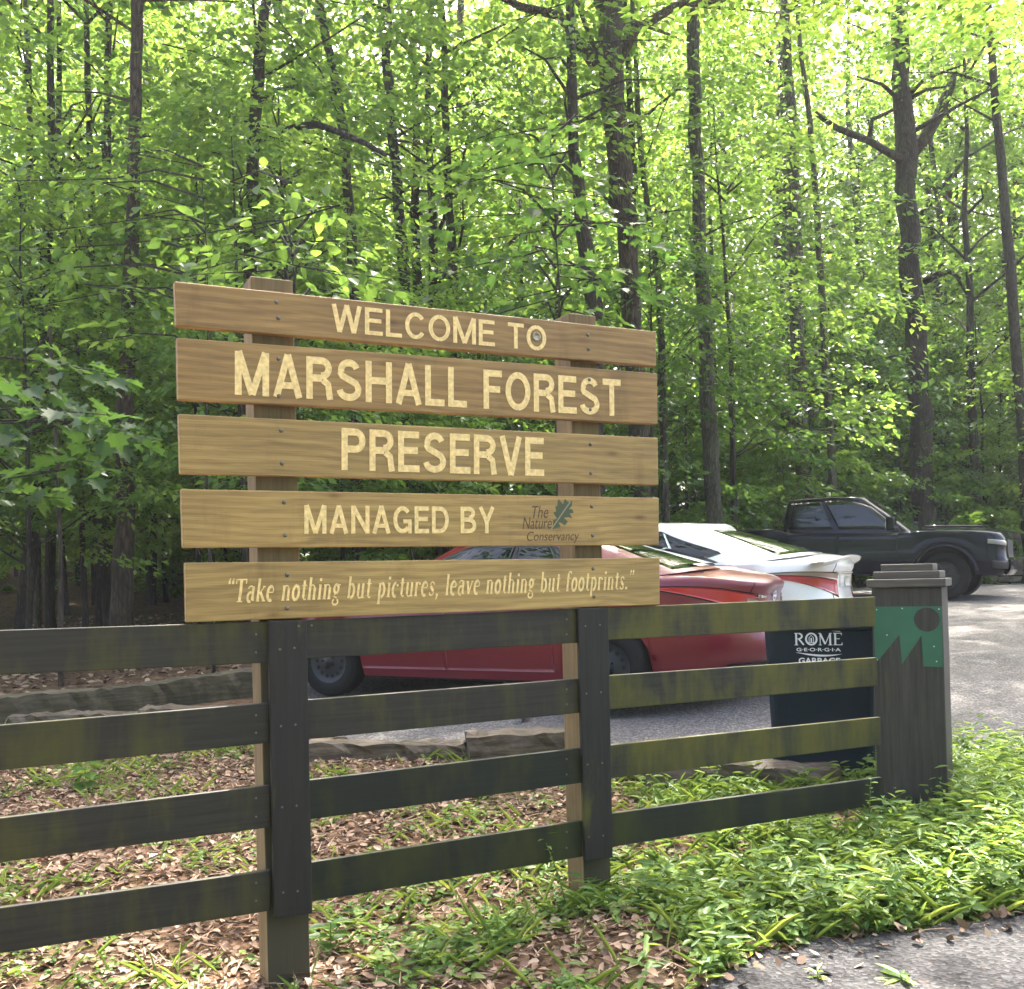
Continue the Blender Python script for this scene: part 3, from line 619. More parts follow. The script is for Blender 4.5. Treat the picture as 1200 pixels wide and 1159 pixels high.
place_caps("MARSHALL FOREST", 0.17, (275, 462.5), (727.5, 488), (275, 411), boards[1])
place_caps("PRESERVE", 0.17, (400, 550.8), (637.5, 558), (400, 501.5), boards[2])
place_caps("MANAGED BY", 0.165, (356.5, 625.5), (579.5, 624.8), (356.5, 592), boards[3], 0.12)
t_, z_ = fence_tz(628.5, 394.5, SS); mb = MB(); mb.lathe([(0.0001, -0.0025), (0.014, -0.0025), (0.0145, -0.0045), (0.019, -0.0045), (0.0195, 0.0)], 24, 'y')
mb.build("round_badge", plain("tarnished_badge", (0.30, 0.27, 0.20), 0.45, 0.6, noise=0.5, nscale=160), boards[0][0], True, loc=(t_ - boards[0][1].x, 0, z_ - boards[0][1].z))
# oak leaf engraving beside the small lettering
def px_poly(name, pts, board, mat, depth=0.0006):
    o, ce = board
    W2 = np.array([np.array(fence_tz(*p, SS)) - np.array((ce.x, ce.z)) for p in pts])
    VV, FF = solid(W2, [tuple(range(len(pts)))], depth)
    return mesh_obj(name, VV, FF, mat, o)
z8 = lambda x, y: (600 + x / 6.667, 570 + y / 6.667)
leaf = [(318, 335), (322, 262), (352, 250), (322, 205), (345, 195), (338, 150), (352, 158), (362, 98), (388, 128), (400, 140), (412, 96), (438, 122), (470, 112), (468, 150), (445, 178), (470, 178), (482, 206), (450, 212), (472, 250), (440, 240), (405, 245), (436, 275), (412, 305), (385, 285), (362, 280), (380, 318), (350, 325)]
px_poly("leaf_emblem", [z8(*p) for p in leaf], boards[3], M['leafink'])
px_poly("leaf_vein", [z8(*p) for p in ((300, 336), (312, 336), (460, 122), (452, 116))], boards[3], plain("pale_vein", (0.22, 0.21, 0.12), 0.6), 0.0012)
for i, pts in enumerate([((324, 354), (326, 372.5)), ((326.5, 420.5), (326.5, 464)), ((329.5, 504.5), (330.5, 543)), ((333, 588.5), (334, 627)), ((336.5, 673.5), (336.5, 712.5))]):
    for p in pts:
        t_, z_ = fence_tz(*p, SS); mb = MB(); mb.lathe([(0.0001, -0.006), (0.006, -0.0055), (0.0075, -0.003), (0.0085, 0.0)], 12, 'y')
        o, ce = boards[i]; mb.build("bolt", M['bolt'], o, True, loc=(t_ - ce.x, 0, z_ - ce.z))
for i, pts in enumerate([((689, 392.5), (689.5, 409)), ((690.5, 445), (691.5, 480)), ((692, 520.5), (692.5, 554.5)), ((693.5, 593.5), (694.5, 627.5)), ((695, 666.5), (696, 699))]):
    for p in pts:
        t_, z_ = fence_tz(*p, SS); mb = MB(); mb.lathe([(0.0001, -0.006), (0.006, -0.0055), (0.0075, -0.003), (0.0085, 0.0)], 12, 'y')
        o, ce = boards[i]; mb.build("bolt", M['bolt'], o, True, loc=(t_ - ce.x, 0, z_ - ce.z))

# ------------------------------------------------------------------ gate post
GA = math.radians(-27.5)                                     # turned towards the road
GP = at(1062, 700, 5.33)
gx, gy = GP.x, GP.y
gzb = gz(gx, gy) - 0.25
gp = thing("gate_post", "thick square dark gate post with stepped cap and green M plate at the fence end", "gate post", (gx, gy, gz(gx, gy)), GA)
GW = 0.172                                                   # half width
ztop = at(1062, 688.5, 5.2).z - gz(gx, gy)
mb = MB(); mb.box(-GW, GW, 0, 2 * GW, -0.3, ztop)
gshaft = bevel(mb.build("post_shaft", M['gatepost'], gp), 0.006)
zc = ztop
for hw, hh in ((0.194, 0.043), (0.164, 0.040), (0.129, 0.038)):
    mb = MB(); mb.box(-hw, hw, GW - hw, GW + hw, zc + 0.0005, zc + hh); bevel(mb.build("cap_slab", M['gatecap'], gp), 0.005); zc += hh
# emblem plate with its round hole: outline joined to the hole by a cut
zz = lambda x, y: (((x - (88 + (y - 150) * 0.0424)) / 287 - 0.5) * 2 * GW, ztop - (y - 150) * (2 * GW / 287))
outer = [zz(*p) for p in ((98, 234), (378, 234), (381, 365), (384, 494), (307, 492), (298, 358), (221, 484), (208, 355), (110, 486))]
hc = zz(318, 291); hr = 52 * 2 * GW / 287
bm_outer = outer; NH = 40
import bmesh
bm = bmesh.new()
vo_ = [bm.verts.new((x, -0.004, z)) for x, z in outer]; eo = [bm.edges.new((vo_[i], vo_[(i + 1) % len(vo_)])) for i in range(len(vo_))]
vh = [bm.verts.new((hc[0] + hr * math.cos(2 * PI * k / NH), -0.004, hc[1] + hr * math.sin(2 * PI * k / NH))) for k in range(NH)]
eh = [bm.edges.new((vh[k], vh[(k + 1) % NH])) for k in range(NH)]
bmesh.ops.triangle_fill(bm, edges=eo + eh, use_beauty=True)
inside = [f for f in bm.faces if (f.calc_center_median() - Vector((hc[0], -0.004, hc[1]))).length < hr * 0.9]
bmesh.ops.delete(bm, geom=inside, context='FACES_ONLY')
bm.normal_update()
for f in bm.faces:
    if f.normal.y > 0: f.normal_flip()
r_ = bmesh.ops.extrude_face_region(bm, geom=list(bm.faces)); 
for v in [e for e in r_['geom'] if isinstance(e, bmesh.types.BMVert)]: v.co.y = -0.0015
bmesh.ops.recalc_face_normals(bm, faces=bm.faces)
me = bpy.data.meshes.new("emblem_plate"); bm.to_mesh(me); bm.free(); me.materials.append(M['plate'])
ep = bpy.data.objects.new("emblem_plate", me); COL.objects.link(ep); ep.parent = gp
for p in ((112, 247), (218, 242), (157, 358), (349, 406), (118, 466), (360, 470), (366, 246)):
    x, z = zz(*p); mb = MB(); mb.lathe([(0.0001, -0.0025), (0.003, -0.002), (0.0036, 0)], 8, 'y'); mb.build("screw", M['screw'], ep, loc=(x, -0.0045, z))

# ------------------------------------------------------------------ railway ties along the edge of the lot
def rough_beam(L, W, H, seed, ends=True):
    r = np.random.default_rng(seed); n = max(8, int(L / 0.07)); V = []; F = []
    prof = [(-.5, 0), (-.5, .5), (-.47, .92), (-.2, 1), (.15, .99), (.46, .93), (.5, .5), (.5, 0)]
    for i in range(n + 1):
        x = -L / 2 + L * i / n
        for k, (a, b) in enumerate(prof):
            V.append((x + (r.normal(0, .012) if i in (0, n) else 0), a * W + r.normal(0, .010) + .012 * math.sin(x * 2.3 + seed), b * H + (r.normal(0, .009) + .014 * math.sin(x * 3.1 + seed * 2) if b > 0 else -0.08)))
    m = len(prof)
    F = [(i * m + k, i * m + k + 1, (i + 1) * m + k + 1, (i + 1) * m + k) for i in range(n) for k in range(m - 1)]
    F = [f[::-1] for f in F] + [tuple(range(m)), tuple(range(n * m + m - 1, n * m - 1, -1))]
    return V, F
def tie(name, p0, p1, W, H, mat, label, seed, cat="timber", sink=0.0, group=None):
    a, b = Vector((p0[0], p0[1], 0)), Vector((p1[0], p1[1], 0)); d = b - a; c = (a + b) / 2
    V, F = rough_beam(d.length, W, H, seed)
    za, zb = gz(*p0), gz(*p1)
    o = mesh_obj(name, V, F, mat, smooth_=False, loc=(c.x, c.y, (za + zb) / 2 - sink))
    o.rotation_euler = (0, -math.atan2(zb - za, d.length), math.atan2(d.y, d.x))
    return tag(o, label, cat, group)
def gpt(px, py, z=None):                                     # point on the ground under a pixel
    d = ray(px, py); k = 6.0
    for _ in range(30):
        p = EYE + d * k; k = 0.5 * k + 0.5 * (gz(p.x, p.y) - EYE.z) / d.z
    p = EYE + d * k; return (p.x, p.y)
tie("railroad_tie", gpt(-130, 858), gpt(170, 851), 0.23, 0.13, M['tie'], "weathered dark railroad tie lying behind the left fence boards, cracked grey top", 3)
tie("railroad_tie", gpt(174, 850), gpt(300, 846), 0.26, 0.16, M['tie'], "short pale worn railroad tie ending behind the left sign post", 5)
tie("railroad_tie", gpt(345, 893), gpt(548, 887), 0.24, 0.13, M['tie'], "dark sunken railroad tie behind the middle fence boards, shaded front", 8)
tie("railroad_tie", gpt(548, 893), gpt(700, 880), 0.30, 0.19, M['tie'], "thick grey split railroad tie behind the right sign post with weeds in front", 11)
tie("railroad_tie", gpt(760, 918), gpt(985, 926), 0.24, 0.15, M['tie'], "grey railroad tie half hidden in grass in front of the garbage cart", 14)
tie("border_beam", gpt(-40, 856), gpt(300, 815), 0.2, 0.26, M['beam'], "long low dark squared beam edging the left side of the parking lot", 21, "beam")

# ------------------------------------------------------------------ vehicles
def unit_ring(n, N):
    q = np.linspace(0, 2 * PI, 4001); c, s = np.cos(q + PI), np.sin(q + PI)   # starts at the rear centre (x=-1)
    x = np.sign(c) * np.abs(c) ** (2 / n); y = -np.sign(s) * np.abs(s) ** (2 / n)
    d = np.concatenate([[0], np.cumsum(np.hypot(np.diff(x), np.diff(y)))]); t = d / d[-1] * 8
    return t, x, y
def soft(x, tab, wd):
    tab = np.array(tab); return np.mean([np.interp(x + d, tab[:, 0], tab[:, 1]) for d in np.linspace(-wd, wd, 9)], axis=0)
class Car:
    def __init__(s, P):
        s.P = P; s.rt = unit_ring(P.get('n', 4.2), 0); s.gt = unit_ring(P.get('gn', 5.5), 0)
    def ux(s, tab, t):
        t = np.mod(t, 8); return np.interp(t, tab[0], tab[1]), np.interp(t, tab[0], tab[2])
    def body(s, t, v):
        P = s.P; t = np.asarray(t, float); v = np.asarray(v, float) * np.ones_like(t); t = t * np.ones_like(v)
        cx, cy = s.ux(s.rt, t)
        xm = (P['xf'] + P['xr']) / 2; hx = (P['xf'] - P['xr']) / 2
        LV = np.array(P['layers'])
        ws, fi, ri = (soft(v, LV[:, [0, k]], 0.035) for k in (1, 2, 3))
        front = np.clip(cx, 0, 1) ** 4; rear = np.clip(-cx, 0, 1) ** 4
        X = xm + hx * cx - fi * front + ri * rear
        taper = 1 - P.get('tf', 0.06) * np.clip(cx, 0, 1) ** 3 - P.get('tr', 0.05) * np.clip(-cx, 0, 1) ** 3
        zl = P['sill'] + 0 * X
        arch = np.zeros_like(X)
        for xa in (P['axf'], P['axr']):
            a = P['ra'] ** 2 - (X - xa) ** 2; zz_ = np.where(a > 0, P['rw'] + np.sqrt(np.clip(a, 0, None)), 0)
            on = (np.abs(cy) > 0.75); zl = np.where(on & (a > 0), np.maximum(zl, zz_), zl); arch = np.where(on & (a > 0), 1, arch)
        ends = np.clip((np.abs(cx) - 0.8) / 0.2, 0, 1) * (1 - arch); zl = zl + P.get('lift', 0.02) * ends
        wv = np.where(arch > 0, np.maximum(ws, 0.985), ws)
        Y = P['W'] / 2 * cy * wv * taper
        zs = soft(X, P['shoulder'], 0.16)
        Z = zl + (zs - zl) * v
        return np.stack([X, Y, Z], -1)
    def top(s, t, r):
        P = s.P; e = s.body(t, np.ones_like(np.asarray(t, float))); X, Y, Z = e[..., 0], e[..., 1], e[..., 2]
        cr = soft(X, P['crown'], 0.12) * np.clip(np.abs(Y) / (0.5 * P['W'] / 2), 0, 1)
        return np.stack([X, Y * r, Z + cr * (1 - r ** 2.5)], -1)
    def gh(s, t, v):
        P = s.P; t = np.asarray(t, float); v = np.asarray(v, float) * np.ones_like(t); t = t * np.ones_like(v)
        cx, cy = s.ux(s.gt, t)
        G = P['gh']
        def ring(xr, xf, wd, z):
            X = (xf + xr) / 2 + (xf - xr) / 2 * cx; return X, wd * cy, z
        bx, by, bz = ring(G['bxr'], G['bxf'], G['bw'], 0); rx, ry, rz = ring(G['rxr'], G['rxf'], G['rw'], 0)
        X = bx + (rx - bx) * v; bul = np.sin(PI * v) * 0.018
        Y = by + (ry - by) * v + bul * cy; X = X + bul * 1.2 * cx * np.abs(cx) ** 3
        zb = soft(bx, G['belt'], 0.12); zr = soft(rx, G['roof'], 0.15)
        Z = zb + (zr - zb) * v
        return np.stack([X, Y, Z], -1)
def grid_faces(nu, nv, wrap=False):
    F = []
    for j in range(nv - 1):
        for i in range(nu if wrap else nu - 1):
            F.append((j * nu + i, j * nu + (i + 1) % nu, (j + 1) * nu + (i + 1) % nu, (j + 1) * nu + i))
    return F
def surf_patch(fn, t0, t1, lo, hi, off, name, mat, parent, nu=30, nv=10, thick=0.0):
    tt = np.linspace(0, 1, nu)
    T = t0 + (t1 - t0) * tt
    lo_ = np.array([lo(a) if callable(lo) else lo for a in tt]); hi_ = np.array([hi(a) if callable(hi) else hi for a in tt])
    Vv = lo_[None, :] + (hi_ - lo_)[None, :] * np.linspace(0, 1, nv)[:, None]
    TT = np.ones((nv, 1)) * T[None, :]
    p = fn(TT, Vv)
    e = 1e-3
    du = fn(TT + e, Vv) - fn(TT - e, Vv); dv = fn(TT, np.clip(Vv + e, 0, 1)) - fn(TT, np.clip(Vv - e, 0, 1))
    n = np.cross(du, dv); ln = np.linalg.norm(n, axis=-1, keepdims=True); n = n / np.where(ln > 0, ln, 1)
    c = p.reshape(-1, 3).mean(0); cen = np.array([c[0] * 0.6, 0, 0.5])
    if np.sum((p - cen) * n) < 0: n = -n
    q = p + n * off
    V = q.reshape(-1, 3); F = grid_faces(nu, nv)
    a, b, cc = V[F[len(F) // 2][0]], V[F[len(F) // 2][1]], V[F[len(F) // 2][2]]
    if np.dot(np.cross(b - a, cc - b), n.reshape(-1, 3)[F[len(F) // 2][0]]) < 0: F = [f[::-1] for f in F]
    back = (p - n * 0.004).reshape(-1, 3); m = len(V)        # rim turned into the body, so the panel has an edge
    loop = [i for i in range(nu)] + [j * nu + nu - 1 for j in range(1, nv)] + [(nv - 1) * nu + i for i in range(nu - 2, -1, -1)] + [j * nu for j in range(nv - 2, 0, -1)]
    rim = [(loop[(k + 1) % len(loop)], loop[k], loop[k] + m, loop[(k + 1) % len(loop)] + m) for k in range(len(loop))]
    o = mesh_obj(name, np.vstack([V, back]), F + rim, mat, parent, True)
    return o
def wheel(parent, x, y, side, R, Wd, rr, mat_rim, kind, mat_tyre):
    """side=+1: outer face towards +y"""
    mb = MB(); s_ = side; hw = Wd / 2
    mb.lathe([(rr * 0.98, -hw * s_ * 0.9), (R * 0.93, -hw * s_), (R * 0.99, -hw * 0.75 * s_), (R, -hw * 0.3 * s_), (R, hw * 0.3 * s_), (R * 0.99, hw * 0.75 * s_), (R * 0.93, hw * s_), (rr * 1.06, hw * s_ * 0.98), (rr * 0.99, hw * s_ * 0.86)], 40, 'y')
    ty = mb.build("wheel", mat_tyre, parent, True, loc=(x, y, R))
    mb = MB(); d = hw * 0.84 * s_
    mb.lathe([(rr, d), (rr * 0.94, d - 0.012 * s_), (rr * 0.86, d - 0.03 * s_), (rr * 0.55, d - 0.022 * s_), (rr * 0.40, d - 0.008 * s_), (rr * 0.22, d - 0.004 * s_), (rr * 0.2, d + 0.012 * s_), (0.001, d + 0.014 * s_)], 40, 'y')
    hb = MB(); n0 = len(mb.f)
    if kind == 'steel':
        for k in range(14):
            a = 2 * PI * k / 14; hb.lathe([(0.017, d - 0.020 * s_), (0.001, d - 0.0195 * s_)], 10, 'y', (rr * 0.70 * math.cos(a), 0, rr * 0.70 * math.sin(a)))
        for k in range(5):
            a = 2 * PI * k / 5; hb.lathe([(0.011, d - 0.006 * s_), (0.009, d + 0.008 * s_), (0.001, d + 0.009 * s_)], 8, 'y', (rr * 0.31 * math.cos(a), 0, rr * 0.31 * math.sin(a)))
    base = len(mb.v)
    mb.v += hb.v; mb.f += [tuple(i + base for i in f) for f in hb.f]
    rim = mesh_obj("rim", mb.v, mb.f, None, ty, True, mats=[mat_rim, M['hole']], midx=[0] * n0 + [1] * len(hb.f))
    if kind != 'steel':
        sp = MB()
        for k in range(kind):
            a = 2 * PI * k / kind
            u = Vector((math.cos(a), 0, math.sin(a))); v_ = Vector((-math.sin(a), 0, math.cos(a)))
            q = [u * rr * 0.2 - v_ * 0.03, u * rr * 0.2 + v_ * 0.03, u * rr * 0.93 + v_ * 0.022, u * rr * 0.93 - v_ * 0.022]
            q = [p + Vector((0, d - 0.006 * s_, 0)) for p in q]
            sp.prism(q, (0, 0.022 * s_, 0))
        sp.build("spoke", mat_rim, ty)
    return ty
def shell(car, root, paint, N=360):
    P = car.P; t = np.linspace(0, 8, N, endpoint=False)
    vs = np.concatenate([np.linspace(0, 1, 22)])
    rows = [car.body(t, np.full(N, v)) for v in vs] + [car.top(t, np.full(N, r)) for r in (0.97, 0.9, 0.78, 0.6, 0.35, 0.0)]
    V = np.concatenate(rows); F = grid_faces(N, len(rows), True)
    F = [f[::-1] for f in F]
    b = mesh_obj("body", V, F, paint, root, True)
    # greenhouse shell and roof
    g_rows = [car.gh(t, np.full(N, v)) for v in np.linspace(-0.06, 1, 12)]
    G = P['gh']; top = g_rows[-1]
    for r, dz in ((0.97, .012), (0.9, .024), (0.75, .038), (0.5, .050), (0.25, .056), (0.0, .058)):
        q = top.copy(); q[:, 1] *= r; q[:, 0] = (G['rxf'] + G['rxr']) / 2 + (q[:, 0] - (G['rxf'] + G['rxr']) / 2) * (0.985 if r < 0.97 else 0.997); q[:, 2] += dz * np.clip(np.abs(top[:, 1]) / (0.6 * G['rw']), 0, 1); g_rows.append(q)
    V = np.concatenate(g_rows); F = [f[::-1] for f in grid_faces(N, len(g_rows), True)]
    c = mesh_obj("cabin", V, F, paint, root, True)
    # dark underside with the wheel wells
    mb = MB(); hw = P['W'] / 2
    mb.box(P['xr'] + 0.5, P['xf'] - 0.5, -hw + 0.30, hw - 0.30, P['sill'] - 0.03, P['ub'])
    mb.box(P['axr'] + P['ra'] + .03, P['axf'] - P['ra'] - .03, -hw + 0.09, hw - 0.09, P['sill'] - 0.02, P['sill'] + 0.1)
    mb.build("underbody", M['hole'], root)
    return b, c

def sedan(name, label, P, paint, loc, rotz, rimkind, lamp):
    root = thing(name, label, "car", loc, rotz)
    car = Car(P); shell(car, root, paint)
    G = P['gh']; gh, bd = car.gh, car.body
    # glass: left side t in (1,3), front (3,5), right (5,7), rear (7,9)
    up = lambda a: 0.90
    for sgn in (1, -1):
        f = (lambda t, v: gh(t, v)) if sgn == 1 else (lambda t, v: gh(8 - t, v))
        surf_patch(f, 1.27, 1.98, lambda a: 0.08 + 0.16 * (1 - a) ** 3, lambda a: 0.30 + 0.58 * min(1, a / 0.5) ** 0.8, 0.003, "window", M['glass'], root, 30, 8)
        surf_patch(f, 2.03, 2.90, lambda a: 0.10 , lambda a: 0.88 - 0.30 * max(0, (a - 0.55) / 0.45) ** 2, 0.003, "window", M['glass'], root, 30, 8)
        surf_patch(f, 1.60, 1.62, 0.10, 0.84, 0.005, "window_divider", M['black'] if paint is M['red'] else M['chrome'], root, 3, 8)
        surf_patch(f, 1.985, 2.025, 0.08, 0.9, 0.004, "pillar_trim", M['black'], root, 4, 8)
        b_ = (lambda t, v: bd(t, v)) if sgn == 1 else (lambda t, v: bd(8 - t, v))
        for (a0, a1) in ((P['d0'], P['d1']), (P['d1'] + 0.006, P['d2'])):
            dr = surf_patch(b_, a0, a1, lambda a: 0.10, lambda a: 0.99, 0.0035, "door", paint, root, 40, 20)
            m_ = (a0 * 0.78 + a1 * 0.22)
            hd = surf_patch(b_, m_ - 0.04, m_ + 0.045, 0.80, 0.83, 0.022, "handle", paint, dr, 8, 4)
        mir = MB(); mx, my, mz = P['axf'] - 0.62, sgn * (P['W'] / 2 + 0.07), 1.0
        mir.lathe([(0.001, -0.10), (0.055, -0.085), (0.075, -0.03), (0.072, 0.05), (0.05, 0.09), (0.001, 0.095)], 16, 'y')
        o = mir.build("mirror", paint, root, True, loc=(mx, my, mz)); o.scale = (0.75, 1, 0.85)
    surf_patch(gh, 7.06, 8.94, lambda a: 0.03, lambda a: 0.93, 0.004, "rear_window", M['glass'], root, 36, 12)
    surf_patch(gh, 3.12, 4.88, 0.06, 0.92, 0.004, "windscreen", M['glass'], root, 36, 12)
    # boot-lid seams, drip line and number of small trims that make it read as sheet metal
    tt_ = np.linspace(-0.62, 0.62, 30)
    for tz in (0.62, -0.62):
        mb = MB(); ps = [bd(np.array([tz % 8]), np.array([v]))[0] + np.array([-.001, 0, 0]) for v in np.linspace(.52, 1, 14)]; mb.tube(ps, .0035, 5); mb.build("lid_seam", M['hole'], root)
    mb = MB(); ps = [car.top(np.array([tz]), np.array([r]))[0] + np.array([0, 0, .001]) for tz, r in ((1.02, .80), (1.12, .80), (1.2, .80), (1.26, .80))]; mb.tube(ps, .0035, 5); mb.build("lid_seam", M['hole'], root)
    surf_patch(bd, -0.9, 0.9, 0.50, 0.512, 0.002, "bumper_seam", M['hole'], root, 30, 3)
    for k, (xa, yy) in enumerate(((P['axf'], 1), (P['axr'], 1), (P['axf'], -1), (P['axr'], -1))):
        wheel(root, xa, yy * (P['W'] / 2 - 0.125), yy, P['rw'], 0.215, 0.205, M['steel'] if rimkind == 'steel' else M['alloy'], rimkind, M['tyre'])
    for sgn in (1, -1):
        b_ = (lambda t, v: bd(t, v)) if sgn == 1 else (lambda t, v: bd(8 - t, v))
        lamp(b_, root)
        surf_patch(b_, 3.02, 3.62, lambda a: 0.60 + 0.16 * (1 - a), lambda a: 0.80, 0.006, "headlight", M['headlamp'], root, 24, 6)
    surf_patch(bd, 3.72, 4.28, 0.30, 0.72, 0.006, "grille", M['black'], root, 24, 8)
    return root, car
SED = dict(n=3.5, gn=3.7, xf=2.36, xr=-2.60, W=1.83, axf=1.385, axr=-1.39, ra=0.365, rw=0.325, sill=0.20, ub=0.62, lift=0.04,
    layers=[(0, .925, .16, .20), (.10, .955, .08, .12), (.2, .98, .02, .04), (.33, .995, 0, 0), (.46, 1.0, .01, .01), (.54, 1.0, .03, .05), (.62, .995, .06, .085), (.78, .985, .12, .10), (.92, .965, .22, .085), (.97, .945, .29, .045), (1, .915, .36, .055)],
    shoulder=[(-2.6, .955), (-2.4, .985), (-2.1, 1.035), (-1.6, 1.03), (-.8, .965), (.6, .92), (1.1, .88), (1.7, .79), (2.1, .68), (2.4, .60)],
    crown=[(-2.6, .06), (-2.3, .075), (-2.1, .085), (-1.5, .05), (.8, .06), (1.6, .10), (2.4, .05)], d0=1.62, d1=2.10, d2=2.62,
    gh=dict(bxr=-2.12, bxf=1.20, bw=.80, rxr=-1.22, rxf=.22, rw=.575, belt=[(-2.12, 1.115), (-1.93, 1.09), (-1.6, 1.045), (-.8, .97), (1.3, .915)], roof=[(-1.22, 1.365), (-.8, 1.395), (-.3, 1.415), (.3, 1.39)]))
def lamp_red_car(b_, root):                                  # long swept lens, clear tip towards the lid
    hs = surf_patch(b_, 0.50, 1.24, lambda a: 0.675 + 0.215 * a ** 1.5, lambda a: 0.882 + 0.030 * min(1, a * 2), 0.004, "tail_light", M['hole'], root, 40, 8)
    surf_patch(b_, 0.54, 1.21, lambda a: 0.695 + 0.195 * a ** 1.5, lambda a: 0.868 + 0.034 * min(1, a * 2), 0.012, "red_lens", M['lamp_red'], hs, 40, 8)
    surf_patch(b_, 0.51, 0.66, lambda a: 0.72 + .03 * a, lambda a: 0.83, 0.017, "clear_lens", M['lamp_clear'], hs, 10, 6)
def lamp_white_car(b_, root):
    hs = surf_patch(b_, 0.50, 1.22, lambda a: 0.610 + 0.265 * a ** 1.05, lambda a: 0.905 - 0.02 * a, 0.004, "tail_light", M['hole'], root, 40, 8)
    surf_patch(b_, 0.515, 1.19, lambda a: 0.622 + 0.238 * a ** 1.05, lambda a: 0.800 + 0.066 * a, 0.012, "red_lens", M['lamp_red'], hs, 40, 8)
    surf_patch(b_, 0.515, 1.17, lambda a: 0.812 + 0.058 * a, lambda a: 0.897 - 0.018 * a, 0.012, "clear_lens", M['lamp_clear'], hs, 40, 6)

RA = math.radians(28.5)
Zr = 8.2; wx = (712 - 600) / 1200 * Zr
def heading(a): return Vector((-math.cos(a), math.sin(a), 0))
def place_rear_wheel(wxy, a, P):
    hd = heading(a); left = Vector((-hd.y, hd.x, 0))
    return Vector((wxy[0], wxy[1], 0)) - hd * P['axr'] - left * (P['W'] / 2 - 0.12)
def set_on_ground(root, P):
    m = root.matrix_world if False else Matrix.Translation(root.location) @ Matrix.Rotation(root.rotation_euler.z, 4, 'Z')
    zf = np.mean([gz(*(m @ Vector((P['axf'], s * .8, 0)))[:2]) for s in (1, -1)]); zr = np.mean([gz(*(m @ Vector((P['axr'], s * .8, 0)))[:2]) for s in (1, -1)])
    root.location.z = (zf + zr) / 2 + 0.004
    root.rotation_euler = (0, -math.atan2(zf - zr, P['axf'] - P['axr']), root.rotation_euler.z)
c = place_rear_wheel((wx, Zr), RA, SED)
red, rcar = sedan("parked_car", "dark red four-door sedan parked behind the welcome sign, partly hidden by fence boards", SED, M['red'], c, PI - RA, 'steel', lamp_red_car)
set_on_ground(red, SED)
SED2 = dict(SED); SED2.update(n=3.9, xf=2.38, xr=-2.46, shoulder=[(-2.5, 1.0), (-2.3, 1.025), (-2.1, 1.045), (-1.6, 1.03), (-.8, .965), (.6, .92), (1.1, .88), (1.7, .79), (2.1, .68), (2.4, .60)])
SED2['gh'] = dict(bxr=-2.14, bxf=1.20, bw=.80, rxr=-1.30, rxf=.22, rw=.585, belt=[(-2.14, 1.125), (-1.98, 1.10), (-1.6, 1.05), (-.8, .975), (1.3, .92)], roof=[(-1.3, 1.365), (-.9, 1.395), (-.3, 1.415), (.3, 1.39)])
WA = math.radians(27)
hd = heading(WA); left = Vector((-hd.y, hd.x, 0))
lrc = at(979, 690, 8.7)                                       # left rear bumper corner
c = Vector((lrc.x, lrc.y, 0)) - hd * (SED2['xr'] + 0.06) - left * 0.78
wht, wcar = sedan("parked_car", "white four-door sedan with small boot spoiler parked between the red car and the dark pickup", SED2, M['white'], c, PI - WA, 10, lamp_white_car)
set_on_ground(wht, SED2)
# boot-lid spoiler, plate and badges
def rear_mark(car, t, v, off=0.0): return car.body(np.array([t]), np.array([v]))[0]
yy_ = np.linspace(-.80, .80, 41); V = []
z0_ = 1.012 + .070 * (1 - (np.abs(yy_) / .88) ** 2.5); xo_ = .13 * (np.abs(yy_) / .8) ** 4; f_ = .75 * np.clip((.76 - np.abs(yy_)) / .40, 0.0, 1) ** .8
for dx, dz in ((-2.22, -.030), (-2.32, -.006), (-2.445, .020), (-2.452, .014), (-2.435, -.012), (-2.36, -.05)):
    V.append(np.stack([dx + xo_, yy_, z0_ + dz * np.where(dz > 0, f_, 1)], -1))
mesh_obj("spoiler", np.concatenate(V), grid_faces(41, 6), M['white'], wht, True)
surf_patch(wcar.body, -0.42, 0.42, 0.73, 0.885, 0.004, "plate_recess", M['white'], wht, 16, 6)
surf_patch(wcar.body, -0.155, 0.155, 0.74, 0.855, 0.014, "licence_plate", M['plate_w'], wht, 8, 4)
surf_patch(wcar.body, -0.56, 0.56, 0.885, 0.915, 0.016, "trim_strip", M['chrome'], wht, 20, 4)
surf_patch(wcar.body, -0.86, 0.86, 0.10, 0.20, 0.006, "bumper_trim", M['black'], wht, 20, 4)
surf_patch(rcar.body, -0.42, 0.42, 0.655, 0.735, 0.004, "plate_recess", M['black'], red, 16, 6)
surf_patch(rcar.body, -0.40, 0.42, 0.745, 0.785, 0.016, "trim_strip", M['chrome'], red, 20, 4)
surf_patch(rcar.body, -0.155, 0.155, 0.59, 0.72, 0.014, "licence_plate", M['plate_w'], red, 8, 4)
surf_patch(rcar.body, -0.86, 0.86, 0.08, 0.17, 0.006, "bumper_trim", M['black'], red, 20, 4)
def on_rear(car, VF, y0, y1, v0, v1, mat, name, parent, off=0.008, yflip=True):
    """flat lettering wrapped on the rear face; text reads from the car's left to its right"""
    V, F = VF; V = (V - V.min(0)) / (V.max(0) - V.min(0))
    T = (y0 + (y1 - y0) * V[:, 0]); VV_ = v0 + (v1 - v0) * V[:, 1]
    p = car.body(np.mod(T, 8), VV_); p[:, 0] -= off
    FF = []
    for f in F:
        a, b, c_ = p[f[0]], p[f[1]], p[f[2]]
        FF.append(f if np.cross(b - a, c_ - b)[0] < 0 else tuple(f[::-1]))
    return mesh_obj(name, p, FF, mat, parent)
on_rear(rcar, text_mesh("ALTIMA", 0.02), 0.62, 0.30, 0.835, 0.87, M['chrome'], "badge", red)
ang = np.linspace(0, 2 * PI, 40, endpoint=False)
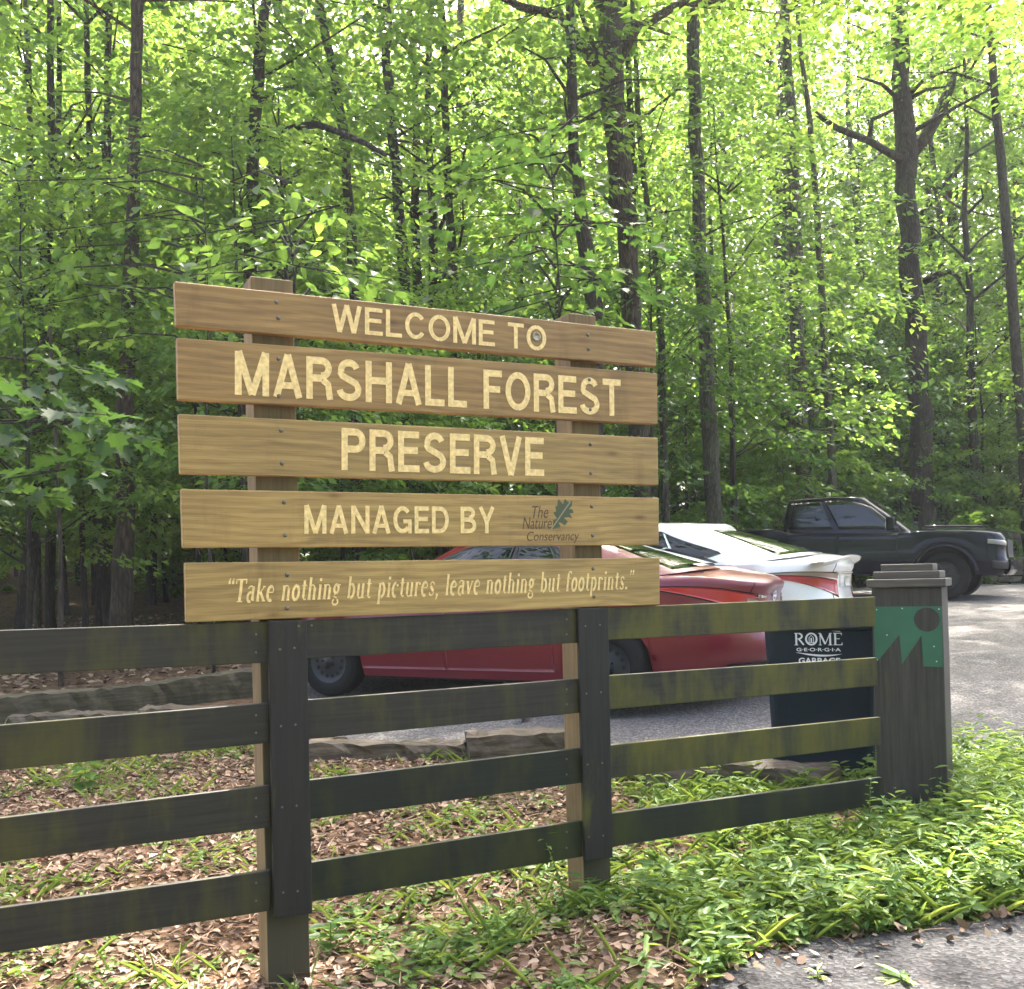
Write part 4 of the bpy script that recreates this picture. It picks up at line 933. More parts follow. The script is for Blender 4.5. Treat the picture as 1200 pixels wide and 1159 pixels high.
rv = np.concatenate([np.stack([0.5 + 0.5 * np.cos(ang), 0.5 + 0.5 * np.sin(ang)], 1), np.stack([0.5 + 0.38 * np.cos(ang), 0.5 + 0.38 * np.sin(ang)], 1), [(0.0, 0.42), (1.0, 0.42), (1.0, 0.58), (0.0, 0.58)]])
rf = [(k, (k + 1) % 40, 40 + (k + 1) % 40, 40 + k) for k in range(40)] + [(80, 81, 82, 83)]
on_rear(rcar, (rv, rf[:40]), 0.066, -0.066, 0.795, 0.915, M['chrome'], "badge", red, 0.010)
on_rear(rcar, (rv[80:], [(0, 1, 2, 3)]), 0.07, -0.07, 0.84, 0.865, M['chrome'], "badge_bar", red, 0.012)
on_rear(wcar, (rv, rf[:40]), 0.066, -0.066, 0.92, 0.97, M['chrome'], "badge", wht, 0.014)

# ---------------------------------------------------------------- pickup
TRK = dict(n=6.5, gn=10, xf=2.86, xr=-2.98, W=2.03, axf=1.86, axr=-1.81, ra=0.50, rw=0.415, sill=0.44, ub=0.95, lift=-0.02, tf=0.05, tr=0.02,
    layers=[(0, .95, .10, .06), (.12, .98, .0, 0), (.30, 1.0, -.02, 0), (.45, 1.0, .02, .02), (.6, .985, .03, .03), (.8, .98, .03, .03), (.93, .97, .05, .03), (1, .94, .10, .05)],
    shoulder=[(-3, 1.30), (-1.2, 1.30), (-1.0, 1.24), (.7, 1.20), (1.1, 1.21), (1.8, 1.22), (2.5, 1.20), (2.9, 1.15)],
    crown=[(-3, .0), (-1, .01), (.8, .05), (1.6, .10), (2.4, .10), (2.9, .05)], d0=1.66, d1=2.02, d2=2.44,
    gh=dict(bxr=-1.10, bxf=1.30, bw=.93, rxr=-1.02, rxf=.46, rw=.79, belt=[(-1.2, 1.26), (1.4, 1.22)], roof=[(-1.0, 1.86), (-.2, 1.90), (.5, 1.87)]))
def pickup():
    P = TRK; b = math.radians(-31)
    fw = at(1108, 690, 18.3)                                  # near front wheel
    hdv = Vector((math.cos(b), math.sin(b), 0)); right = Vector((hdv.y, -hdv.x, 0))
    c = Vector((fw.x, fw.y, 0)) - hdv * P['axf'] - right * (P['W'] / 2 - .14)
    root = thing("pickup_truck", "black-blue crew cab pickup truck parked at the far side of the lot by the trees", "pickup", c, b)
    car = Car(P); shell(car, root, M['navy'])
    gh, bd = car.gh, car.body
    for sgn in (1, -1):
        f = (lambda t, v: gh(t, v)) if sgn == 1 else (lambda t, v: gh(8 - t, v))
        b_ = (lambda t, v: bd(t, v)) if sgn == 1 else (lambda t, v: bd(8 - t, v))
        surf_patch(f, 1.07, 1.85, 0.06, lambda a: 0.91, 0.003, "window", M['glass'], root, 24, 8)
        surf_patch(f, 1.94, 2.91, 0.06, lambda a: 0.91 - 0.18 * max(0, (a - .6) / .4) ** 2, 0.003, "window", M['glass'], root, 24, 8)
        for (a0, a1) in ((1.66, 2.01), (2.018, 2.42)):
            dr = surf_patch(b_, a0, a1, 0.03, 0.97, 0.004, "door", M['navy'], root, 30, 16)
            surf_patch(b_, a0 + .02, a0 + .08, 0.80, 0.84, 0.03, "handle", M['navy'], dr, 6, 4)
        surf_patch(b_, 3.0, 3.42, lambda a: 0.70 + .03 * (1 - a), lambda a: 0.83, 0.008, "headlight", M['headlamp'], root, 20, 6)
        surf_patch(b_, 0.80, 1.06, 0.62, 0.94, 0.008, "tail_light", M['lamp_red'], root, 14, 8)
        surf_patch(b_, 3.02, 3.55, 0.16, 0.34, 0.012, "bumper_corner", M['black'], root, 14, 6)
        mir = MB(); mir.box(-.08, .07, -.13, .13, -.13, .13); o = bevel(mir.build("mirror", M['navy'], root, loc=(1.0, sgn * 1.17, 1.36)), .04, 3)
        mg = MB(); mg.box(-.086, -.081, -.10, .10, -.10, .10); mg.build("mirror_glass", M['chrome'], o)
        # flared arch lips
        for xa in (P['axf'], P['axr']):
            ar = MB(); pts = []
            for k in range(25):
                q = PI * (0.02 + 0.96 * k / 24); pts.append((xa + (P['ra'] + .03) * math.cos(q), sgn * (P['W'] / 2 * .985), P['rw'] + (P['ra'] + .03) * math.sin(q)))
            ar.tube(pts, 0.035, 8); ar.build("wheel_arch", M['navy'], root, True)
    surf_patch(gh, 7.13, 8.87, 0.15, 0.88, 0.004, "rear_window", M['glass'], root, 20, 8)
    surf_patch(gh, 3.10, 4.90, 0.05, 0.93, 0.004, "windscreen", M['glass'], root, 30, 10)
    surf_patch(bd, 3.46, 4.54, 0.44, 0.88, 0.010, "grille", M['black'], root, 24, 10)
    surf_patch(bd, 3.3, 4.7, 0.05, 0.36, 0.05, "front_bumper", M['navy'], root, 24, 8)
    bt = MB(); bt.box(-2.86, -1.22, -.80, .80, 1.302, 1.325); bevel(bt.build("bed_cover", M['black'], root), .01)
    sc = MB(); sc.prism([(1.40, -.32, 1.30), (2.40, -.30, 1.285), (2.40, .30, 1.285), (1.40, .32, 1.30)], (0, 0, .05)); bevel(sc.build("hood_scoop", M['navy'], root, True), .03, 3)
    for xa in (P['axf'], P['axr']):
        for sgn in (1, -1):
            wheel(root, xa, sgn * (P['W'] / 2 - 0.145), sgn, P['rw'], 0.28, 0.255, M['black'], 6, M['tyre'])
    set_on_ground(root, P)
    return root
trk = pickup()

# ------------------------------------------------------------------ garbage cart
def cart():
    p = at(967, 880, 6.2); x, y = p.x, p.y
    root = thing("garbage_cart", "dark navy garbage cart with white lettering behind the fence beside the gate post", "garbage cart", (x, y, gz(x, y)), math.radians(-19))
    Wt, Wb, Dt, Db, H = 0.314, 0.280, 0.35, 0.29, 0.95
    mb = MB(); rings = []
    for k, (zz_, f) in enumerate(((0.02, 0), (0.06, .02), (0.91, .93), (0.92, 1.0), (0.96, 1.0))):
        a = Wb + (Wt - Wb) * f + (0.012 if k >= 3 else 0); d = Db + (Dt - Db) * f + (0.012 if k >= 3 else 0); r = 0.05
        ring = []
        for cx, cy, q0 in ((a - r, -d + r, -90), (a - r, d - r, 0), (-a + r, d - r, 90), (-a + r, -d + r, 180)):
            for j in range(5):
                q = math.radians(q0 + 90 * j / 4); ring.append((cx + r * math.cos(q), cy + r * math.sin(q), zz_))
        rings.append(ring)
    n = 20; V = [v for r in rings for v in r]
    F = [(i * n + k, i * n + (k + 1) % n, (i + 1) * n + (k + 1) % n, (i + 1) * n + k) for i in range(4) for k in range(n)] + [tuple(range(n - 1, -1, -1)), tuple(range(4 * n, 5 * n))]
    mb.add(V, F); body = mb.build("bin_body", M['cart'], root)
    lid = MB(); lid.prism([(-.335, -.375, .965), (.335, -.375, .965), (.335, .38, .965), (-.335, .38, .965)], (0, 0, .025)); lid.prism([(-.28, -.32, .988), (.28, -.32, .988), (.28, .33, .988), (-.28, .33, .988)], (0, 0, .022))
    bevel(lid.build("lid", M['cart'], root), .015, 3)
    hn = MB(); hn.tube([(-.26, .36, .92), (-.26, .44, .93), (.26, .44, .93), (.26, .36, .92)], .016, 8); hn.build("handle", M['cart'], root, True)
    for sx in (1, -1):
        wl = MB(); wl.lathe([(.001, -.03), (.11, -.03), (.125, -.02), (.125, .02), (.11, .03), (.001, .03)], 24, 'y')
        o = wl.build("wheel", M['tyre'], root, True, loc=(sx * .30, .27, .125)); o.rotation_euler = (0, 0, PI / 2)
    # lettering on the sloping front, built in the front's own plane
    fy = lambda z: -(Db + (Dt - Db) * (.02 + .91 * (z - .06) / .85)) - 0.003
    def putm(name, VF, x0, x1, z0, z1):
        V, F = VF; V = (V - V.min(0)) / (V.max(0) - V.min(0)); X = x0 + (x1 - x0) * V[:, 0]; Z = z0 + (z1 - z0) * V[:, 1]
        P3 = [(a, fy(z_), z_) for a, z_ in zip(X, Z)]
        FF = [f if np.cross(np.array(P3[f[1]]) - P3[f[0]], np.array(P3[f[2]]) - P3[f[1]])[1] < 0 else tuple(f[::-1]) for f in F]
        return mesh_obj(name, P3, FF, M['white_print'], body)
    V, F, lf = stroke_text("ROME", 0, 0.03)
    lo, hi = V.min(0), V.max(0); Vn = (V - lo) / (hi - lo)
    X = -0.140 + 0.265 * Vn[:, 0]; Z = 0.828 + 0.074 * Vn[:, 1]
    P3 = [(a, fy(z_) - 0.0003 * l, z_) for a, z_, l in zip(X, Z, lf)]
    FF = [f if np.cross(np.array(P3[f[1]]) - P3[f[0]], np.array(P3[f[2]]) - P3[f[1]])[1] < 0 else tuple(f[::-1]) for f in F]
    mesh_obj("lettering", P3, FF, M['white_print'], body)
    putm("lettering", text_mesh("G\u00b7E\u00b7O\u00b7R\u00b7G\u00b7I\u00b7A", 0.02), -0.13, 0.115, 0.794, 0.814)
    putm("lettering", text_mesh("GARBAGE", 0.03), -0.12, 0.11, 0.722, 0.757)
    sw = [(k / 20, 0.35 + 0.5 * math.sin(k / 20 * PI * 1.0 + 2.6) * 0.5) for k in range(21)]
    VV = [(a, b) for a, b in sw] + [(a, b - 0.30 * math.sin(PI * a) - .02) for a, b in sw]
    putm("swoosh", (np.array(VV), [(k, k + 1, 22 + k, 21 + k) for k in range(20)]), -0.135, 0.12, 0.764, 0.788)
    VV = [(a, 0.15 + 0.7 * a ** 1.5) for a in np.linspace(0, 1, 12)] + [(a, 0.05 + 0.55 * a ** 1.2) for a in np.linspace(0, 1, 12)]
    putm("swoosh", (np.array(VV)[:, :] * (1, -1), [(k, k + 1, 13 + k, 12 + k) for k in range(11)]), 0.0, 0.115, 0.906, 0.918)
    return root
cart()

# ------------------------------------------------------------------ foliage
LOBED = np.array([(0, 0), (.10, .10), (.34, .06), (.26, .24), (.50, .40), (.30, .46), (.34, .72), (.14, .66), (0, 1.0), (-.14, .66), (-.34, .72), (-.30, .46), (-.50, .40), (-.26, .24), (-.34, .06), (-.10, .10)])
OVAL = np.array([(0, 0), (.25, .22), (.30, .50), (.17, .80), (0, 1.0), (-.17, .80), (-.30, .50), (-.25, .22)])
LANCE = np.array([(0, 0), (.13, .25), (.11, .6), (0, 1.0), (-.11, .6), (-.13, .25)])
KITE = np.array([(0, 0), (.31, .42), (0, 1.0), (-.31, .42)])
def leaves(pos, dirs, nrm, size, rnd, tmpl, fold=0.25, curl=0.15):
    """every leaf = one bent polygon fan pair along its midrib; returns V, F(list arrays), attr"""
    n = len(pos); k = len(tmpl)
    d = dirs / (np.linalg.norm(dirs, axis=1, keepdims=True) + 1e-9)
    s_ = np.cross(d, nrm); s_ /= np.linalg.norm(s_, axis=1, keepdims=True) + 1e-9
    u = np.cross(s_, d)
    tx, ty = tmpl[:, 0][None, :, None], tmpl[:, 1][None, :, None]
    P = pos[:, None, :] + size[:, None, None] * (s_[:, None, :] * tx + d[:, None, :] * ty + u[:, None, :] * (fold * np.abs(tx) - curl * ty ** 2))
    V = P.reshape(-1, 3); base = (np.arange(n) * k)[:, None]
    h = k // 2                                              # split along the midrib (vertex 0 .. vertex h)
    Fa = base + np.arange(0, h + 1)[None, :]
    Fb = base + np.concatenate([np.arange(h, k), [0]])[None, :]
    return V, np.concatenate([Fa, Fb]), np.repeat(rnd, k)
def spray_leaves(r, C_s, D_s, L_s, per, size, tmpl, wide=0.45, droop=0.25, flat=0.42, rn=None):
    ns = len(C_s); idx_ = np.repeat(np.arange(ns), per); n = len(idx_)
    d = D_s / (np.linalg.norm(D_s, axis=1, keepdims=True) + 1e-9)
    up = np.tile([0, 0, 1.0], (ns, 1)); sd_ = np.cross(d, up); sd_ /= np.linalg.norm(sd_, axis=1, keepdims=True) + 1e-9
    nr = np.cross(sd_, d)
    u = r.random(n) ** 0.85; sg = r.choice([-1.0, 1.0], n)
    wv = np.sin(PI * (0.12 + 0.80 * u)) * wide
    ac = sg * wv * r.random(n)
    L = L_s[idx_][:, None]
    pos = C_s[idx_] + L * (d[idx_] * u[:, None] + sd_[idx_] * ac[:, None] + nr[idx_] * (r.normal(0, 0.055, n))[:, None])
    pos[:, 2] -= droop * (L[:, 0] * u ** 2) 
    dd = d[idx_] * r.uniform(0.2, 1.0, n)[:, None] + sd_[idx_] * (sg * r.uniform(0.2, 1.1, n))[:, None] + r.normal(0, 0.25, (n, 3)); dd[:, 2] -= 0.25
    nn = nr[idx_] + r.normal(0, flat, (n, 3))
    sz = size * r.uniform(0.65, 1.25, n)
    base_r = (rn if rn is not None else r.random(ns))[idx_]
    rnd = np.clip(0.55 * base_r + 0.45 * r.random(n), 0, 1)
    return leaves(pos, dd, nn, sz, rnd, tmpl)
def crown_sprays(r, n, z0, z1, R, low=0.35, shape=0.75):
    f = r.random(n); z = z0 + (z1 - z0) * f
    Rz = R * np.clip(np.sin(PI * np.clip(low + (1 - low) * f, 0, 0.985)) ** shape, 0.12, 1)
    a = r.uniform(0, 2 * PI, n); rad = Rz * np.sqrt(r.random(n)) * r.choice([1.0, 1.12, 0.85], n)
    C_ = np.stack([rad * np.cos(a), rad * np.sin(a), z], 1)
    D_ = np.stack([np.cos(a + r.normal(0, .5, n)), np.sin(a + r.normal(0, .5, n)), r.normal(0.05, 0.22, n)], 1)
    return C_, D_
def leaf_mesh(name, parts, mat):
    V = np.concatenate([p[0] for p in parts]); off = 0; F = []
    for p in parts: F.append(p[1] + off); off += len(p[0])
    F = np.concatenate(F); R_ = np.concatenate([p[2] for p in parts])
    me = bpy.data.meshes.new(name); n, k = F.shape
    me.vertices.add(len(V)); me.vertices.foreach_set("co", V.astype(np.float32).ravel())
    me.loops.add(n * k); me.loops.foreach_set("vertex_index", F.astype(np.int32).ravel())
    me.polygons.add(n); me.polygons.foreach_set("loop_start", np.arange(0, n * k, k, dtype=np.int32)); me.update(calc_edges=True)
    a = me.attributes.new("rnd", 'FLOAT', 'POINT'); a.data.foreach_set("value", R_.astype(np.float32))
    me.materials.append(mat); return me
def obj_from(me, name, parent=None, loc=None, scale=None, rz=0.0):
    o = bpy.data.objects.new(name, me); COL.objects.link(o)
    if parent: o.parent = parent
    if loc is not None: o.location = loc
    if scale is not None: o.scale = scale
    o.rotation_euler = (0, 0, rz); return o

def crown_mesh(seed, z0, z1, R, nsp, per, size, mat, tmpl=KITE, lmin=0.7, lmax=1.7, low=0.35, clump=True):
    r = np.random.default_rng(seed)
    C_, D_ = crown_sprays(r, nsp, z0, z1, R, low)
    if clump:                                                # leave holes: drop the sprays inside a few random voids
        keep = np.ones(nsp, bool)
        for _ in range(7):
            c0 = np.array([r.uniform(-R, R), r.uniform(-R, R), r.uniform(z0, z1)]); keep &= (np.linalg.norm((C_ - c0) / np.array([1, 1, 0.7]), axis=1) > R * r.uniform(0.22, 0.42))
        C_, D_ = C_[keep], D_[keep]
    L = r.uniform(lmin, lmax, len(C_))
    return leaf_mesh("crown", [spray_leaves(r, C_, D_, L, per, size, tmpl)], mat), C_
def branchy(mb, r, C_, z0, n, rad, tip=0.012):
    """limbs from the axis out to some of the sprays"""
    if len(C_) == 0: return
    for i in r.choice(len(C_), min(n, len(C_)), replace=False):
        c = C_[i]; rr = math.hypot(c[0], c[1]); zs_ = max(z0, c[2] - 0.35 * rr - 0.3)
        p0 = Vector((0, 0, zs_)); p3 = Vector(c); m1 = p0.lerp(p3, 0.35) + Vector((r.normal(0, .08), r.normal(0, .08), 0.10 * rr)); m2 = p0.lerp(p3, 0.7) + Vector((r.normal(0, .1), r.normal(0, .1), 0.10 * rr))
        mb.tube([p0, m1, m2, p3], [rad, rad * .7, rad * .45, tip], 5, cap=False)

# --- kinds of whole trees, copied through the wood
KINDS_T = []
def kind_tree(seed, H, z0, R, nsp, per, size, rad, lm, bm_, low=0.35, lmin=0.7, lmax=1.7, tmpl=KITE):
    r = np.random.default_rng(seed + 500)
    cm, C_ = crown_mesh(seed, z0, H, R, nsp, per, size, lm, tmpl, lmin, lmax, low)
    mb = MB(); n = 9; pts = []; x = y = 0.0
    for i in range(n):
        pts.append((x, y, -0.3 + (H * 0.96 + 0.3) * i / (n - 1))); x += r.normal(0, 0.05 * H / 10); y += r.normal(0, 0.05 * H / 10)
    mb.tube(pts, [rad * (1.25 if i == 0 else 1) * (1 - 0.85 * i / (n - 1)) for i in range(n)], 9)
    branchy(mb, r, C_, z0, 16, rad * 0.32)
    tm_o = mb.build("trunk", bm_, None, True); tm = tm_o.data; bpy.data.objects.remove(tm_o)
    return tm, cm, H
def put_tree(kind, x, y, label, group, sc=1.0, rz=0.0, name="forest_tree", cat="tree", zs=1.0):
    root = thing(name, label, cat, (x, y, gz(x, y)), rz, group)
    obj_from(kind[0], "trunk", root); obj_from(kind[1], "crown", root)
    root.scale = (sc, sc, sc * zs)
    return root
T_tall = [kind_tree(11, 15, 3.8, 3.0, 135, 44, 0.15, 0.16, M['leaf_a'], M['bark_g']),
          kind_tree(12, 17, 5.0, 3.4, 150, 44, 0.15, 0.20, M['leaf_b'], M['bark_b']),
          kind_tree(13, 14, 3.0, 2.7, 125, 44, 0.14, 0.13, M['leaf_a'], M['bark_d'])]
T_mid = [kind_tree(51, 9.0, 2.4, 2.5, 150, 46, 0.135, 0.07, M['leaf_a'], M['bark_d'], 0.3, .7, 1.5), kind_tree(52, 8.0, 1.8, 2.3, 130, 46, 0.13, 0.06, M['leaf_b'], M['bark_d'], 0.3, .7, 1.5)]
T_sap = [kind_tree(21, 5.5, 0.8, 1.7, 95, 46, 0.125, 0.045, M['leaf_a'], M['bark_g'], 0.3, 0.5, 1.2),
         kind_tree(22, 4.2, 0.5, 1.6, 85, 46, 0.12, 0.035, M['leaf_b'], M['bark_g'], 0.35, 0.5, 1.2),
         kind_tree(23, 7.0, 1.6, 2.0, 120, 46, 0.13, 0.06, M['leaf_c'], M['bark_d'], 0.3, 0.6, 1.3)]
T_bush = [kind_tree(31, 1.7, 0.1, 1.1, 60, 40, 0.11, 0.02, M['leaf_b'], M['bark_d'], 0.4, 0.3, 0.7),
          kind_tree(32, 1.3, 0.05, 0.9, 50, 40, 0.10, 0.02, M['leaf_a'], M['bark_d'], 0.4, 0.3, 0.7)]
CR_TALL = [k[1] for k in T_tall]

def in_lot(x, y, pad=0.0):
    yl = max(7.0 - 0.5 * min(max(x, -8), 8), 3.9 + (min(x, 1.95) + .86) * .51 + .9)
    if y < yl + 1.0 and x > -30: return True if y < max(yl + 1.0, 7.2) else False
    return x > -3.6 + 0.30 * (y - 8.3) - pad and y < float(lot_far(x)) + pad and x < 40
# --- the trees one can tell apart in the photograph: trunk drawn through its pixels at its own distance
def photo_tree(pts, Z, label, bm_, crown=None, ztop=None, limbs=(), name="tree", lean=1.0, crown_z=(6.0, None), crown_s=1.0, rz=0.0, fade=0.75):
    """pts: (px, py, width px) from top to bottom"""
    P3 = [at(a, b, Z) for a, b, w_ in pts]; R3 = [w_ * 0.86 / 1200 * Z / 2 for a, b, w_ in pts]
    lo = P3[-1]; zg = gz(lo.x, lo.y)
    if lo.z > zg:
        pv = P3[-2]; k = (lo.z - zg) / max(0.3, pv.z - lo.z); bx = lo.x + (lo.x - pv.x) * min(k, 1.2) * 0.6
        P3.append(Vector((bx, lo.y, zg + 0.25))); R3.append(R3[-1] * 1.05); P3.append(Vector((bx, lo.y, zg - 0.3))); R3.append(R3[-1] * 1.35)
    base = Vector((P3[-1].x, P3[-1].y, zg))
    top = P3[0]; zt = ztop or (top.z + 5); d = (P3[0] - P3[1]).normalized(); d = (d + Vector((0, 0, 1.2))).normalized()
    ext = []; rr = R3[0]; p = top.copy(); r = np.random.default_rng(int(pts[0][0]) + 7)
    while p.z < zt:
        p = p + d * 1.4 + Vector((r.normal(0, .05), r.normal(0, .05), 0)); rr *= 0.86; ext.append((p.copy(), rr))
    P = [e[0] for e in reversed(ext)] + P3; R_ = [e[1] for e in reversed(ext)] + R3
    # finer polyline with a little wobble so the trunk is never a ruled cone
    PP, RR = [], []
    for i in range(len(P) - 1):
        for j in range(3):
            f = j / 3; q = P[i].lerp(P[i + 1], f); wob = R_[i] * 0.16
            PP.append(q + Vector((r.normal(0, wob), r.normal(0, wob), 0)) * (1 if j else 0.3)); RR.append((R_[i] * (1 - f) + R_[i + 1] * f) * r.uniform(0.93, 1.08))
    PP.append(P[-1]); RR.append(R_[-1])
    root = thing(name, label, "tree", base)
    mb = MB(); mb.tube([q - base for q in PP], RR, 12)
    for lp in limbs:
        mb.tube([at(a, b, Z + dz) - base for a, b, w_, dz in lp], [w_ / 1200 * Z / 2 for a, b, w_, dz in lp], 7)
    if crown is not None:
        cz = crown_z[0]; me, kH = crown
        for i in range(10):                                   # limbs into the crown
            a = r.uniform(0, 2 * PI); z_ = base.z + cz + r.uniform(-.5, 4); L = r.uniform(1.2, 2.6)
            q0 = min(PP, key=lambda q: abs(q.z - z_)); e = q0 + Vector((math.cos(a) * L, math.sin(a) * L, r.uniform(.1, 1.2)))
            mb.tube([q0 - base, q0.lerp(e, .5) + Vector((r.normal(0, .1), r.normal(0, .1), .12)) - base, e - base], [max(.02, R3[0] * .4), max(.014, R3[0] * .22), .01], 5, cap=False)
    mb.build("trunk", bm_, root, True)
    if crown is not None:
        z0 = {0: 3.8, 1: 5.0, 2: 3.0}[CR_TALL.index(me)]
        obj_from(me, "crown", root, (top.x - base.x, top.y - base.y, crown_z[0] - z0 * crown_s), (crown_s,) * 3, rz)
    return root
cA, cB, cC = [(m, 0) for m in CR_TALL]
photo_tree([(706, -60, 40), (712, 0, 38), (716, 75, 31), (722, 150, 33), (728, 230, 31), (738, 330, 27), (744, 430, 26), (752, 600, 27)], 18.5,
    "tall brown trunk rising behind the right end of the sign, limbs spreading at its top", M['bark_b'], cB, 14.5,
    limbs=[[(700, 78, 17, 0), (676, 45, 13, -.3), (655, 18, 11, -.5), (610, 8, 9, -.9), (575, -10, 6, -1)], [(722, 75, 15, 0), (745, 35, 12, .2), (790, 8, 10, .4), (850, -2, 7, .6)], [(718, 100, 7, 0), (690, 40, 6, .5), (668, -20, 5, .8)]], crown_z=(11.0,))
photo_tree([(672, 180, 15), (682, 270, 20), (694, 340, 22), (698, 400, 23), (700, 600, 26)], 17.6, "dark trunk half hidden by leaves just left of the tall brown trunk", M['bark_d'], cC, 11, crown_z=(6.5,))
photo_tree([(810, -40, 15), (812, 30, 17), (815, 120, 17), (819, 240, 18), (828, 420, 20), (834, 560, 21)], 20.6, "straight grey trunk between the tall brown trunk and the middle of the lot", M['bark_g'], cA, 17, crown_z=(12.5,))
photo_tree([(922, 40, 12), (930, 160, 16), (931, 260, 18), (934, 400, 19), (940, 550, 20)], 25, "pale grey trunk standing behind the cab of the dark pickup", M['bark_g'], cA, 18, crown_z=(13,), crown_s=1.1)
photo_tree([(938, 60, 6), (949, 140, 8), (958, 260, 9), (967, 420, 10), (976, 570, 11)], 24, "thin leaning trunk right of the pale grey trunk behind the pickup", M['bark_g'], cC, 17, crown_z=(12.5,), rz=2)
photo_tree([(1054, 40, 22), (1058, 120, 26), (1062, 180, 30), (1064, 250, 29), (1068, 330, 27), (1074, 430, 29), (1080, 520, 29), (1084, 600, 31)], 27.5, "big forked trunk with bare side limbs behind the hood of the pickup", M['bark_d'], cB, 17,
    limbs=[[(1066, 185, 14, 0), (1085, 160, 15, 0), (1100, 135, 13, .2), (1112, 105, 12, .3), (1120, 85, 5, .5)], [(1062, 190, 11, 0), (1040, 178, 9, -.4), (1018, 165, 8, -.8), (980, 150, 7, -1.4), (955, 132, 5, -1.6)],
           [(1018, 165, 6, -.8), (1022, 140, 5, -.6), (1048, 128, 4, -.4)], [(1083, 330, 9, 0), (1100, 322, 8, -.3), (1112, 318, 6, -.4), (1126, 326, 3, -.5)], [(1080, 250, 8, 0), (1088, 246, 6, 0)]], crown_z=(12.5,), crown_s=1.15)
photo_tree([(1160, 20, 10), (1165, 100, 11), (1176, 230, 13), (1186, 350, 14), (1197, 480, 15), (1204, 600, 16)], 27, "slim dark trunk at the far right edge of the wood above the stone wall", M['bark_d'], cA, 18, crown_z=(13,), rz=1)
photo_tree([(314, -40, 12), (312, 0, 13), (303, 70, 15), (299, 140, 17), (296, 200, 17), (294, 260, 18), (291, 420, 19)], 14.2, "dark trunk behind the sign's left end with one long arching side limb", M['bark_d'], cC, 14,
    limbs=[[(300, 168, 9, 0), (322, 158, 9, -.2), (350, 148, 9, -.5), (372, 146, 8, -.8), (400, 156, 7, -1.0), (428, 168, 6, -1.2), (452, 182, 4, -1.4)], [(300, 125, 6, 0), (318, 108, 5, .3), (350, 100, 4, .6)]], crown_z=(8.2,))
photo_tree([(372, -40, 10), (378, 20, 11), (392, 90, 12), (402, 150, 14), (410, 250, 14), (414, 330, 15), (418, 480, 16)], 15.5, "leaning dark trunk seen above the first word of the sign", M['bark_d'], cA, 12, crown_z=(7.0,), rz=3)
photo_tree([(452, -40, 11), (454, 40, 13), (457, 130, 13), (466, 230, 15), (474, 330, 16), (478, 520, 17)], 17.5, "dark trunk above the middle of the sign's top board", M['bark_d'], cB, 13, crown_z=(7.5,))
photo_tree([(160, -40, 14), (160, 0, 15), (160, 120, 16), (156, 250, 18), (150, 400, 20), (147, 560, 24), (144, 700, 28)], 13.2, "mossy brown trunk left of the sign, largest of the trunks beside it", M['bark_b'], cC, 13, crown_z=(7.6,))
photo_tree([(52, 420, 15), (47, 520, 17), (40, 600, 18), (30, 700, 20)], 15, "black leaning trunk near the left edge above the top fence board", M['bark_d'], cA, 10, crown_z=(5.0,))
photo_tree([(62, 460, 12), (61, 600, 13), (59, 690, 14)], 18, "straight dark trunk just right of the black leaning trunk", M['bark_d'], cC, 11, crown_z=(5.5,))
photo_tree([(66, 520, 5), (71, 640, 6), (71, 733, 7)], 11.5, "thin tan sapling stem close behind the top fence board at left", M['bark_b'], None, 3.2)
photo_tree([(108, 380, 12), (110, 560, 14), (124, 690, 13)], 16, "dark bent trunk left of the mossy brown trunk", M['bark_d'], cB, 11, crown_z=(5.6,))
photo_tree([(30, -20, 7), (34, 100, 8), (36, 240, 9), (40, 400, 10)], 16.5, "slim dark trunk in the upper left corner", M['bark_g'], cA, 12, crown_z=(7,), rz=4)
photo_tree([(127, 60, 9), (126, 180, 10), (122, 330, 11), (119, 560, 12)], 17.5, "thin dark trunk just left of the mossy brown trunk, further back", M['bark_d'], cC, 12, crown_z=(7,), rz=2)
photo_tree([(176, 420, 12), (177, 560, 14), (177, 650, 15)], 22, "dark trunk in the gap between the mossy brown trunk and the sign", M['bark_d'], cA, 13, crown_z=(6.5,))
photo_tree([(746, 90, 7), (753, 200, 8), (772, 330, 9), (776, 440, 10), (780, 600, 11)], 21, "thin grey trunk close to the right end of the sign", M['bark_g'], cC, 14, crown_z=(8.8,), rz=5)
photo_tree([(526, 240, 12), (531, 320, 13), (537, 450, 13), (541, 620, 14)], 18.8, "dark trunk behind the word end of the sign's first line", M['bark_d'], cA, 13, crown_z=(7.8,), rz=1)
photo_tree([(486, 250, 12), (490, 340, 14), (490, 600, 15)], 21, "dark trunk seen through the gaps in the middle of the sign", M['bark_d'], cB, 13, crown_z=(7.6,), rz=2)

